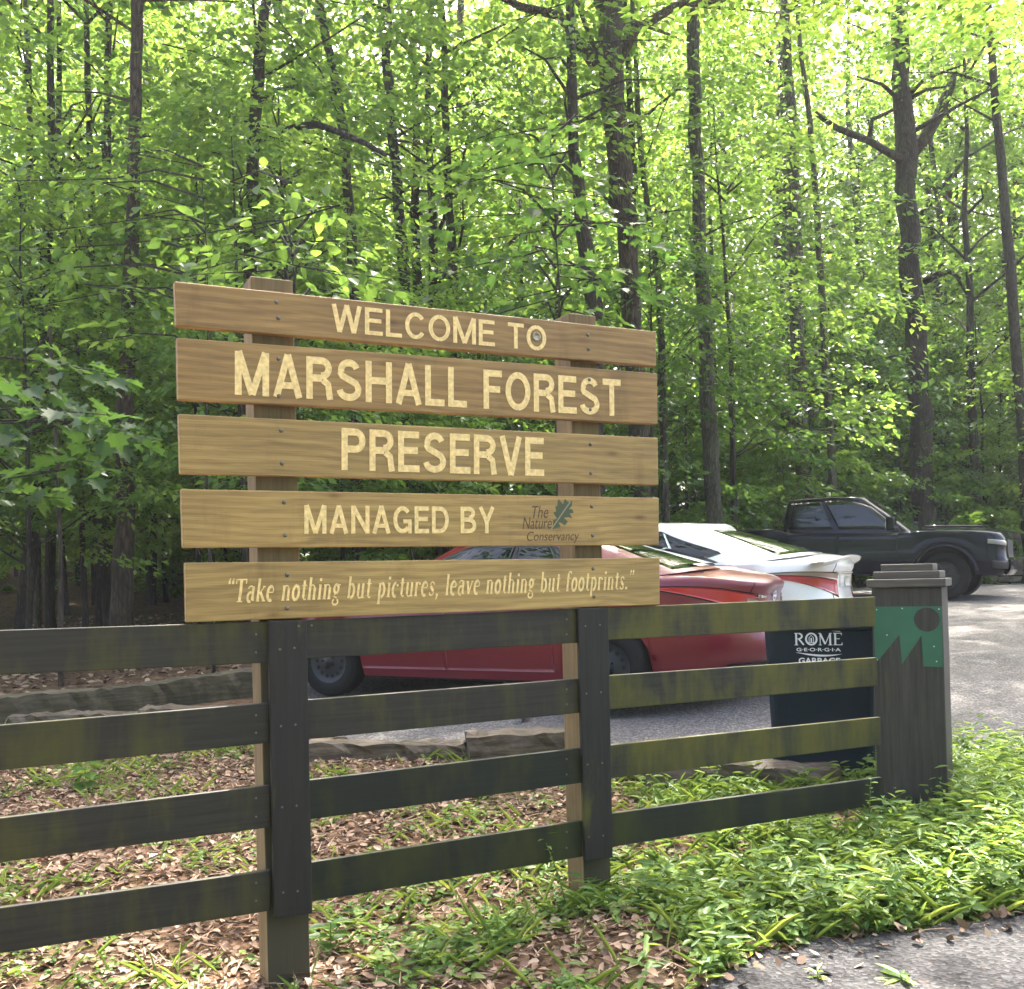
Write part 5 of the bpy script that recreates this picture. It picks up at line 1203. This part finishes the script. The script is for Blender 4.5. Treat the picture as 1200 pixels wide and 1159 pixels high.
# --- copies filling the wood behind
placed = []
def scatter(n, fn, mind, r, pad=0.6):
    out = []; tries = 0
    while len(out) < n and tries < 20000:
        tries += 1; x, y = fn(r)
        if in_lot(x, y, pad): continue
        if any((x - a) ** 2 + (y - b) ** 2 < mind ** 2 for a, b in placed): continue
        placed.append((x, y)); out.append((x, y))
    return out
def wedge(y0, y1, pw=1.0):
    def f(r):
        y = y0 + (y1 - y0) * r.random() ** pw; return r.uniform(-0.56, 0.56) * y + r.uniform(-4, 4), y
    return f
rT = np.random.default_rng(99)
LT = ["grey-barked slender tree with mid green layered leaves deep in the wood", "brown-barked tall tree with bright yellow-green leaves deep in the wood", "dark-barked slim tree with dense mid green leaves deep in the wood"]
for i, (x, y) in enumerate(scatter(54, wedge(20.5, 46), 2.4, rT)):
    k = i % 3; put_tree(T_tall[k], x, y, LT[k], ("grey barked trees of the wood", "brown barked trees of the wood", "dark barked trees of the wood")[k], rT.uniform(0.85, 1.25) * (1 + max(0, y - 24) * 0.022), rT.uniform(0, 6.28))
LM = ["mid-height green understory tree with open layered boughs", "mid-height bright green understory tree with open boughs"]
for i, (x, y) in enumerate(scatter(8, lambda r: (r.uniform(8, 26), r.uniform(36, 45)), 2.0, rT)):
    k = i % 3; put_tree(T_tall[k], x, y, LT[k], ("grey barked trees of the wood", "brown barked trees of the wood", "dark barked trees of the wood")[k], rT.uniform(1.2, 1.7), rT.uniform(0, 6.28))
LS = ["green understory sapling with layered sprays under the tall trees", "low bright green understory sapling at the edge of the wood", "dark green understory sapling in the shade of the tall trees"]
for i, (x, y) in enumerate(scatter(74, wedge(11.0, 34, 1.1), 1.35, rT, 0.35)):
    k = i % 3
    if x < -0.13 * y and y < 23:
        k = i % 2; put_tree(T_mid[k], x, y, LM[k], ("green mid-height trees of the understory", "bright mid-height trees of the understory")[k], rT.uniform(0.7, 0.95), rT.uniform(0, 6.28), "understory_tree"); continue
    put_tree(T_sap[k], x, y, LS[k], ("green saplings under the trees", "bright saplings under the trees", "dark saplings under the trees")[k], rT.uniform(0.8, 1.35), rT.uniform(0, 6.28), "sapling", "sapling")
def left_band(r):
    y = 12.5 + 17 * r.random(); return r.uniform(-0.55 * y - 2, 0.02 * y + (3 if y > 20 else 0)), y
for i, (x, y) in enumerate(scatter(18, left_band, 2.0, rT, 0.4) + scatter(26, wedge(20, 34), 1.9, rT, 0.4)):
    k = i % 2; put_tree(T_mid[k], x, y, LM[k], ("green mid-height trees of the understory", "bright mid-height trees of the understory")[k], rT.uniform(0.85, 1.25), rT.uniform(0, 6.28), "understory_tree")
LB = ["bright green leafy bush on the forest floor", "mid green low bush on the forest floor"]
for i, (x, y) in enumerate(scatter(46, wedge(13.5, 36, 1.0), 1.0, rT, 0.3)):
    if x < -0.12 * y and y < 22 and i % 3: continue
    k = i % 2; put_tree(T_bush[k], x, y, LB[k], ("bright bushes of the forest floor", "low bushes of the forest floor")[k], rT.uniform(0.7, 1.5), rT.uniform(0, 6.28), "bush", "bush")
for i, (x, y) in enumerate(scatter(22, lambda r: (r.uniform(3, 20), r.uniform(24, 36)), 1.2, rT, 0.5)):
    k = i % 2; put_tree(T_bush[k], x, y, LB[k], ("bright bushes of the forest floor", "low bushes of the forest floor")[k], rT.uniform(1.3, 2.2), rT.uniform(0, 6.28), "bush", "bush")
# --- the far wood, one mass
rF = np.random.default_rng(5); n = 22000
xx = rF.uniform(-62, 62, n); yy = rF.uniform(46, 62, n); zz2 = rF.uniform(0, 1, n) ** 0.9 * (26 + 7 * np.sin(xx * 0.21) + 5 * np.sin(xx * 0.57 + 1)); 
zz2[:5000] = rF.uniform(0, 8, 5000); Cf = np.stack([xx, yy, zz2 + ground_z(xx, yy)], 1); Df = np.stack([rF.normal(0, 1, n), rF.normal(-.3, 1, n), rF.normal(0, .3, n)], 1)
fw_me = leaf_mesh("far_woods", [spray_leaves(rF, Cf, Df, rF.uniform(1.2, 3.0, n), 24, 0.40, KITE)], M['leaf_b'])
fw = obj_from(fw_me, "far_woods"); fw['kind'] = 'stuff'; fw['label'] = "sunlit mass of green foliage far behind the trunks"; fw['category'] = "woods"

# ------------------------------------------------------------------ stone wall at the back of the lot
def stone_wall():
    r = np.random.default_rng(17)
    p0 = at(1168, 690, 27.6); root = thing("stone_wall", "low dry-stacked brown stone wall at the far right behind the pickup", "wall", (p0.x, p0.y, gz(p0.x, p0.y)), math.radians(-12))
    mb = MB(); z = -0.1
    L = 9.0
    while z < 1.45:
        h = r.uniform(.10, .2); x = -r.uniform(0, .3)
        while x < L:
            wd_ = r.uniform(.2, .55); o = r.normal(0, .025)
            q = [(x + r.normal(0, .012), o + r.normal(0, .012), z + r.normal(0, .01)), (x + wd_ - .015 + r.normal(0, .012), o + r.normal(0, .012), z + r.normal(0, .01)), (x + wd_ - .015 + r.normal(0, .012), o + r.normal(0, .012), z + h - .012 + r.normal(0, .01)), (x + r.normal(0, .012), o + r.normal(0, .012), z + h - .012 + r.normal(0, .01))]
            mb.prism(q, (0, .4, 0)); x += wd_
        z += h
    o = bevel(mb.build("wall_stones", plain("field_stone", (0.17, 0.145, 0.105), 0.9, noise=0.45, nscale=3.5), root), .02)
    b = MB(); b.box(-.05, L, .06, .38, -.2, 1.38); b.build("wall_core", M['hole'], root)
stone_wall()

# ------------------------------------------------------------------ near leafy sprays
def near_sapling(px, py, Z, sprays, label, seed, size, mat, tmpl=LOBED, stem=True):
    """a slim understory tree whose sprays end at the given pixels (px, py, dz, length, heading px)"""
    r = np.random.default_rng(seed); p = at(px, py, Z); zg = gz(p.x, p.y); base = Vector((p.x, p.y, zg))
    root = thing("sapling", label, "sapling", base)
    C_, D_, L_ = [], [], []; mb = MB()
    hs = max(at(a, b, Z).z for a, b, *_ in sprays) - zg - .25
    stem_pts = [Vector((0.03 * math.sin(i * 1.3), 0.03 * math.cos(i * 1.7), -0.2 + (hs + .2) * i / 8)) for i in range(9)]
    mb.tube(stem_pts, [.024 * (1 - .85 * i / 8) for i in range(9)], 8)
    for a, b, dz, L, hx in sprays:
        e = at(a, b, Z + dz) - base; d = Vector((hx, r.uniform(-.5, .1), r.uniform(-.15, .05))).normalized()
        s0 = e - d * L * .5; C_.append(s0); D_.append(d); L_.append(L)
        q = Vector((0, 0, max(.3, s0.z - .25)))
        mb.tube([q, q.lerp(s0, .5) + Vector((0, 0, .1)), s0, s0 + d * L * .9 - Vector((0, 0, .15 * L))], [.014, .011, .008, .004], 5, cap=False)
    mb.build("trunk", M['bark_d'], root, True)
    me = leaf_mesh("crown", [spray_leaves(r, np.array(C_), np.array(D_), np.array(L_), 26, size, tmpl, 0.5, 0.3, 0.3)], mat)
    obj_from(me, "crown", root)
near_sapling(-110, 470, 7.6, [(30, 440, 0, 1.0, 1), (80, 470, -.3, .9, 1), (20, 500, .2, .9, -1), (60, 520, 0, 1.0, 1), (110, 490, .3, .8, 1), (10, 550, -.2, .8, -1), (90, 420, .5, .9, 1), (30, 570, .4, .8, 1)],
    "near sapling with large dark lobed leaves at the left edge above the fence", 41, .17, M['leaf_c'])
near_sapling(655, 500, 9.2, [(600, 180, 0, 1.2, -1), (650, 210, -.3, 1.1, 1), (700, 250, .2, 1.1, 1), (620, 260, .3, 1.2, -1), (680, 300, -.2, 1.1, 1), (590, 240, 0, 1.1, -1), (720, 320, .3, 1.0, 1), (640, 330, 0, 1.1, -1), (690, 360, .2, .9, 1), (560, 300, .4, 1.0, -1), (740, 260, .6, .9, 1), (630, 140, .3, 1.1, -1), (560, 200, .2, 1.0, -1), (610, 350, -.3, .9, -1)],
    "sapling with grey-green lobed leaves hanging over the right half of the sign", 42, .15, M['leaf_c'])
near_sapling(345, 450, 8.4, [(320, 250, 0, 1.1, -1), (380, 270, .2, 1.1, 1), (350, 300, -.2, 1.0, 1), (290, 290, .3, 1.0, -1), (410, 310, 0, .9, 1), (250, 260, .2, 1.0, -1), (440, 340, .3, .9, 1), (330, 215, .5, 1.0, 1), (270, 310, 0, .8, -1)],
    "sapling with layered oval leaves spreading above the left sign post", 43, .13, M['leaf_a'], OVAL)
near_sapling(245, 600, 10.4, [(120, 250, 0, 1.3, -1), (60, 280, .3, 1.2, -1), (200, 300, 0, 1.2, 1), (150, 330, -.3, 1.1, 1), (80, 340, .2, 1.2, -1), (30, 320, .4, 1.1, -1), (230, 250, .5, 1.1, 1), (180, 220, .2, 1.1, 1), (110, 390, 0, 1.0, -1), (210, 180, .2, 1.1, 1), (60, 200, .4, 1.2, -1)],
    "sapling with flat layered green sprays left of the sign", 44, .13, M['leaf_a'], OVAL)

# ------------------------------------------------------------------ ground cover
def road_y(x): return np.interp(x, RP[:, 0], RP[:, 1])
def fence_y(x): return 3.9 + (np.asarray(x) + .86) * .5095
rG = np.random.default_rng(61)
def nz2(x, y, s): return 0.5 + 0.25 * (np.sin(x * 2.1 * s + 1.3) * np.cos(y * 2.6 * s + .4) + np.sin(x * 4.7 * s + y * 3.9 * s) * .7 + np.sin(y * 7.3 * s - x * 6.1 * s + 2) * .5)
def weed_density(x, y):
    fy, ry = fence_y(np.minimum(x, 1.95)), road_y(x)
    tie = 7.0 - .5 * x
    front = (y > ry + .02) & (y < fy)
    dens_f = np.clip(0.30 + 0.45 * (x + .7) / 1.0, 0.10, 1.0)
    back = (y >= fy) & (y < np.maximum(tie, fy + .35) + .1)
    dens_b = np.clip(0.26 + 0.55 * smooth((x - .3) / .8), 0, .8) + .25 * np.exp(-((y - tie + .3) / .25) ** 2)
    rt = (x > 1.95) & (y > ry + .02) & (y < 6.4)
    d = np.where(rt, 1.0, np.where(front, dens_f, np.where(back, dens_b, 0)))
    n = nz2(x, y, 1.0)
    return d * np.where(d > .9, 1, np.clip((n - .40) * 4.5, 0.03, 1)) , n
def pick(n, x0, x1, y0, y1, pw=1.0):
    x = rG.uniform(x0, x1, n); y = rG.uniform(y0, y1, n); d, nn = weed_density(x, y); k = rG.random(n) < d ** pw
    return x[k], y[k], nn[k]
def stems(n_try, hmin, hmax, per, lmin, lmax, tmpl, spread, box, up=0.35, pw=1.0):
    x, y, nn = pick(n_try, *box, pw=pw); n = len(x); nearf = np.clip((fence_y(np.minimum(x, 1.95)) - y) / .7, 0, 1); nearf = np.where(y > fence_y(np.minimum(x, 1.95)), 0.25, nearf); nearf = np.where(x > 2.15, 1, nearf)
    h = rG.uniform(hmin, hmax, n) * (.42 + .58 * nearf) * np.where(x > 1.0, 1.1, .9) * np.clip(.65 + nn * .6, .6, 1.2)
    a = rG.uniform(0, 2 * PI, n); ln = rG.uniform(.05, .45, n) * h; br = rG.random(n)
    idx_ = np.repeat(np.arange(n), per); f = np.tile((np.arange(per) + .7) / per, n) 
    pos = np.stack([x[idx_] + ln[idx_] * np.cos(a[idx_]) * f ** 2, y[idx_] + ln[idx_] * np.sin(a[idx_]) * f ** 2, ground_z(x, y)[idx_] + h[idx_] * f], 1)
    q = np.tile(np.arange(per), n) * 2.4 + a[idx_] + rG.normal(0, .4, len(idx_))
    d = np.stack([np.cos(q), np.sin(q), np.full(len(q), up) + rG.normal(0, .25, len(q))], 1)
    nr = np.stack([-np.cos(q) * .3, -np.sin(q) * .3, np.ones(len(q))], 1) + rG.normal(0, .3, (len(q), 3))
    sz = rG.uniform(lmin, lmax, len(q)) * (1 - .35 * f)
    return leaves(pos, d, nr, sz, np.clip(.5 * br[idx_] + .5 * rG.random(len(q)), 0, 1), tmpl, .2, .35)
wd1 = leaf_mesh("weeds", [stems(3400, .06, .21, 8, .05, .105, LANCE, .4, (-.4, 4.8, 2.6, 6.5)), stems(1500, .14, .30, 9, .06, .12, LANCE, .4, (1.9, 4.8, 3.6, 6.5))], M['weed'])
wd3 = leaf_mesh("tall_weeds", [stems(620, .16, .36, 14, .07, .13, LANCE, .4, (.3, 4.8, 3.0, 6.4))], M['weed'])
wd4 = leaf_mesh("broad_weeds", [stems(800, .08, .22, 7, .05, .085, OVAL, .4, (-.6, 4.8, 2.8, 6.4))], M['weed'])
o = obj_from(wd4, "broad_weeds"); tag(o, "broad-leaved green weeds mixed into the roadside growth", "weeds", kind="stuff")
o = obj_from(wd3, "tall_weeds"); tag(o, "taller mixed weeds standing out of the roadside growth", "weeds", kind="stuff")
o = obj_from(wd1, "weeds"); tag(o, "tall bright green lance-leaved weeds between fence and road", "weeds", kind="stuff")
wd2 = leaf_mesh("ground_cover", [stems(26000, .02, .10, 4, .025, .06, OVAL, .6, (-5.0, 4.4, 2.4, 9.0), .25, .7), stems(5000, .04, .14, 5, .03, .07, OVAL, .6, (-.9, 3.0, 2.4, 5.2), .3)], M['weed'])
o = obj_from(wd2, "ground_cover"); tag(o, "small green broad-leaved ground cover over the leaf litter", "ground cover", kind="stuff")
BL = np.array([(0, 0), (.03, .3), (.022, .7), (0, 1.0), (-.022, .7), (-.03, .3)])
BLT = BL * np.array([0.45, 1.0])
def blades(n_try, box, lmin, lmax, pw=1.0, tp=None):
    x, y, nn = pick(n_try, *box, pw=pw); n = len(x); a = rG.uniform(0, 2 * PI, n)
    pos = np.stack([x, y, ground_z(x, y) - .005], 1); d = np.stack([np.cos(a) * .5, np.sin(a) * .5, rG.uniform(.5, 1.3, n)], 1)
    nr = np.stack([-np.cos(a), -np.sin(a), np.full(n, .6)], 1)
    return leaves(pos, d, nr, rG.uniform(lmin, lmax, n), rG.random(n), BL * np.array([.7, 1.0]) if tp is None else tp, .1, .45)
gr = leaf_mesh("grass", [blades(34000, (-5, 4.8, 2.4, 9.0), .06, .17, .9), blades(3600, (-.2, 4.8, 2.8, 6.0), .12, .24, 1.0, BLT)], M['weed'])
o = obj_from(gr, "grass"); tag(o, "thin green grass blades among the weeds and litter", "grass", kind="stuff")
M['litter'] = plain("dry_leaf", (0.2, 0.12, 0.07), 0.8)
def littermat():
    m, N, L, b = mat_new("dry_leaf_litter"); a_ = N.new('ShaderNodeAttribute'); a_.attribute_name = 'rnd'
    c = ramp(N, [(0, (0.075, 0.045, 0.028)), (.3, (0.19, 0.115, 0.072)), (.65, (0.30, 0.195, 0.125)), (1, (0.40, 0.30, 0.205))]); L.new(a_.outputs['Fac'], c.inputs[0]); L.new(c.outputs[0], b.inputs['Base Color']); b.inputs['Roughness'].default_value = .75
    return m
M['litter'] = littermat()
def litter(n, x0, x1, y0, y1, smin, smax, fn):
    x = rG.uniform(x0, x1, n); y = rG.uniform(y0, y1, n); k = fn(x, y); x, y = x[k], y[k]; n = len(x); a = rG.uniform(0, 2 * PI, n)
    pos = np.stack([x, y, ground_z(x, y) + rG.uniform(.003, .03, n)], 1); d = np.stack([np.cos(a), np.sin(a), rG.normal(0, .3, n)], 1)
    nr = np.stack([rG.normal(0, .45, n), rG.normal(0, .45, n), np.ones(n)], 1)
    return leaves(pos, d, nr, rG.uniform(smin, smax, n), rG.random(n), OVAL, .22, rG.choice([-.35, .3]))
bare = lambda x, y: (y > road_y(x) - .04) & (y < 7.2 - .5 * x) & (rG.random(len(x)) < 1.0 - .75 * np.clip((x - .4) / 1.2, 0, 1))
road_l = lambda x, y: (y <= road_y(x) + .05) & (y > road_y(x) - .35) & (rG.random(len(x)) < np.exp(-(road_y(x) - y) / .16))
forest_l = lambda x, y: (y > 7.2 - .5 * x) & np.array([not in_lot(a, b, .2) for a, b in zip(x, y)])
lt = leaf_mesh("leaf_litter", [litter(52000, -5.2, 3.2, 2.4, 9.2, .018, .055, bare), litter(5200, -.5, 4.6, 2.0, 5.5, .02, .06, road_l), litter(9000, -9, 3, 7, 20, .06, .12, forest_l)], M['litter'])
tw_ = MB()
for _ in range(260):
    x0_, y0_ = rG.uniform(-4.2, 2.6), rG.uniform(2.5, 7.6)
    if not bare(np.array([x0_]), np.array([y0_]))[0]: continue
    a0_ = rG.uniform(0, 2 * PI); l_ = rG.uniform(.08, .32); z0_ = gz(x0_, y0_) + .018
    p_ = [Vector((x0_ + math.cos(a0_) * l_ * f + rG.normal(0, .006), y0_ + math.sin(a0_) * l_ * f + rG.normal(0, .006), z0_ + rG.uniform(0, .015))) for f in (0, .35, .7, 1)]
    tw_.tube(p_, [.004, .0035, .003, .002], 5)
o = tw_.build("twig_litter", M['bark_b']); tag(o, "thin fallen twigs strewn over the leaf litter", "twigs", kind="stuff")
x_ = rG.uniform(-4.6, 3.2, 20000); y_ = rG.uniform(2.3, 8.6, 20000); k_ = bare(x_, y_); x_, y_ = x_[k_], y_[k_]; n_ = len(x_); a_ = rG.uniform(0, 2 * PI, n_)
st_me = leaf_mesh("dry_grass", [leaves(np.stack([x_, y_, ground_z(x_, y_) + rG.uniform(.004, .03, n_)], 1), np.stack([np.cos(a_), np.sin(a_), rG.normal(.05, .18, n_)], 1), np.stack([rG.normal(0, .3, n_), rG.normal(0, .3, n_), np.ones(n_)], 1), rG.uniform(.05, .14, n_), rG.uniform(.5, 1, n_), BL, .1, .1)], M['litter'])
o = obj_from(st_me, "dry_grass"); tag(o, "fine dry straw lying among the fallen leaves", "dry grass", kind="stuff")
o = obj_from(lt, "leaf_litter"); tag(o, "brown dry leaf litter covering the soil behind and below the fence", "leaf litter", kind="stuff")

# single plants that stand out
def plant(px, py, label, seed, n, h, size, tmpl, mat, upright=.5, lean=(0, 0), cat="plant", name="plant", z=None):
    r = np.random.default_rng(seed); x, y = gpt(px, py) if z is None else z; zg = gz(x, y)
    root = thing(name, label, cat, (x, y, zg))
    f = (np.arange(n) + .6) / n; q = np.arange(n) * 2.4 + r.normal(0, .3, n)
    pos = np.stack([lean[0] * f ** 1.5, lean[1] * f ** 1.5, h * f], 1)
    d = np.stack([np.cos(q), np.sin(q), upright + r.normal(0, .15, n)], 1); nr = np.stack([-np.cos(q) * .4, -np.sin(q) * .4, np.ones(n)], 1)
    me = leaf_mesh("leaves", [leaves(pos, d, nr, size * r.uniform(.7, 1.1, n), r.random(n), tmpl, .2, .3)], mat); obj_from(me, "leaves", root)
    mb = MB(); mb.tube([(lean[0] * k ** 1.5, lean[1] * k ** 1.5, -.02 + (h + .02) * k) for k in np.linspace(0, 1, 7)], [.004 * (1 - .6 * k) for k in np.linspace(0, 1, 7)], 6); mb.build("stem", M['weed_stem'], root, True)
    return root
M['weed_stem'] = plain("green_stem", (0.09, 0.13, 0.03), 0.6)
plant(388, 1118, "seedling with broad dark green leaves at the foot of the left sign post", 71, 9, .13, .11, OVAL, M['leaf_a'], .35)
plant(100, 925, "maple seedling with lobed green leaves behind the lower left fence boards", 72, 9, .17, .16, LOBED, M['weed'], .1)
plant(665, 1070, "tall leaning weed stalk with paired leaflets in front of the lower fence board", 73, 22, .33, .06, LANCE, M['weed'], .2, (-.10, .02))
plant(832, 1112, "upright pale green broad-leaved plant at the edge of the asphalt", 74, 8, .10, .10, OVAL, M['weed'], .9)
plant(958, 1150, "tiny weed tuft growing in the asphalt", 75, 12, .04, .05, LANCE, M['weed'], .5)
plant(1056, 1152, "flat spreading weed rosette growing in the asphalt near the bottom edge", 76, 11, .03, .10, LANCE, M['weed'], .25)
plant(1090, 955, "broad blue-green leaves at the right foot of the gate post", 77, 12, .16, .13, LANCE, M['leaf_c'], .3)
plant(1018, 985, "spindly seeding weed at the left foot of the gate post", 78, 20, .30, .035, OVAL, M['weed'], .5, (.02, 0))

# --- the wood across the road, behind the camera
n = 5200; xx = rF.uniform(-42, 42, n); yy = rF.uniform(-24, -15, n); zz2 = rF.uniform(0.0, 1, n) * (14 + 3 * np.sin(xx * .4))
Df = np.stack([rF.normal(0, 1, n), rF.normal(0, 1, n), rF.normal(0, .3, n)], 1)
o = obj_from(leaf_mesh("woods", [spray_leaves(rF, np.stack([xx, yy, zz2 + ground_z(xx, yy)], 1), Df, rF.uniform(1.2, 2.6, n), 22, .36, KITE)], M['leaf_a']), "woods")
o['kind'] = 'stuff'; o['label'] = "green wood on the other side of the road"; o['category'] = "woods"
# --- unseen trees added beside the lot so their boughs shade gate and gravel
def unseen_shade_tree(x, y, cx, cy, z0, label, seed, kind, sc):
    r = np.random.default_rng(seed); zg = gz(x, y); base = Vector((x, y, zg)); root = thing("tree", label, "tree", base)
    mb = MB(); H = z0 + 6; mb.tube([(0.05 * math.sin(i), 0.05 * math.cos(2 * i), -.3 + (H + .3) * i / 9) for i in range(10)], [.26 * (1.3 if i == 0 else 1) * (1 - .7 * i / 9) for i in range(10)], 12)
    for i in range(9):
        e = Vector((cx - x + r.normal(0, 1.8), cy - y + r.normal(0, 1.8), z0 + r.uniform(.5, 4) - zg)); q = Vector((0, 0, max(3.5, e.z - 2.5)))
        mb.tube([q, q.lerp(e, .4) + Vector((0, 0, .5)), q.lerp(e, .75) + Vector((0, 0, .3)), e], [.10, .07, .045, .015], 6, cap=False)
    mb.build("trunk", M['bark_b'], root, True)
    zb = {0: 3.8, 1: 5.0, 2: 3.0}[kind]
    obj_from(CR_TALL[kind], "crown", root, (cx - x, cy - y, z0 - zb * sc * .6 - zg), (sc * 1.1, sc * 1.1, sc * .5), r.uniform(0, 6))
unseen_shade_tree(8.8, 10.5, 5.4, 9.8, 8.6, "unseen tall tree added beyond the right edge, its high boughs shading the lot", 301, 1, 1.0)
unseen_shade_tree(11.5, 13.5, 8.4, 14.0, 9.8, "unseen broad tree added beyond the right edge near the pickup to shade the gravel", 302, 0, 1.15)


# ------------------------------------------------------------------ thin volume standing in for the milky lens veil
hm = bpy.data.materials.new("lens_veil_haze"); hm.use_nodes = True; N, L = hm.node_tree.nodes, hm.node_tree.links
N.remove(N['Principled BSDF']); pv = N.new('ShaderNodeVolumePrincipled'); pv.inputs['Color'].default_value = (0.92, 0.97, 1.0, 1); pv.inputs['Density'].default_value = 0.0007; pv.inputs['Anisotropy'].default_value = 0.3
L.new(pv.outputs[0], N['Material Output'].inputs['Volume'])
mb = MB(); mb.box(-66, 66, -28, 66, -4.5, 44); hz = mb.build("haze", hm); hz['kind'] = 'stuff'; hz['label'] = "thin haze volume added to imitate the milky lens veil over the trees"; hz['category'] = "haze"
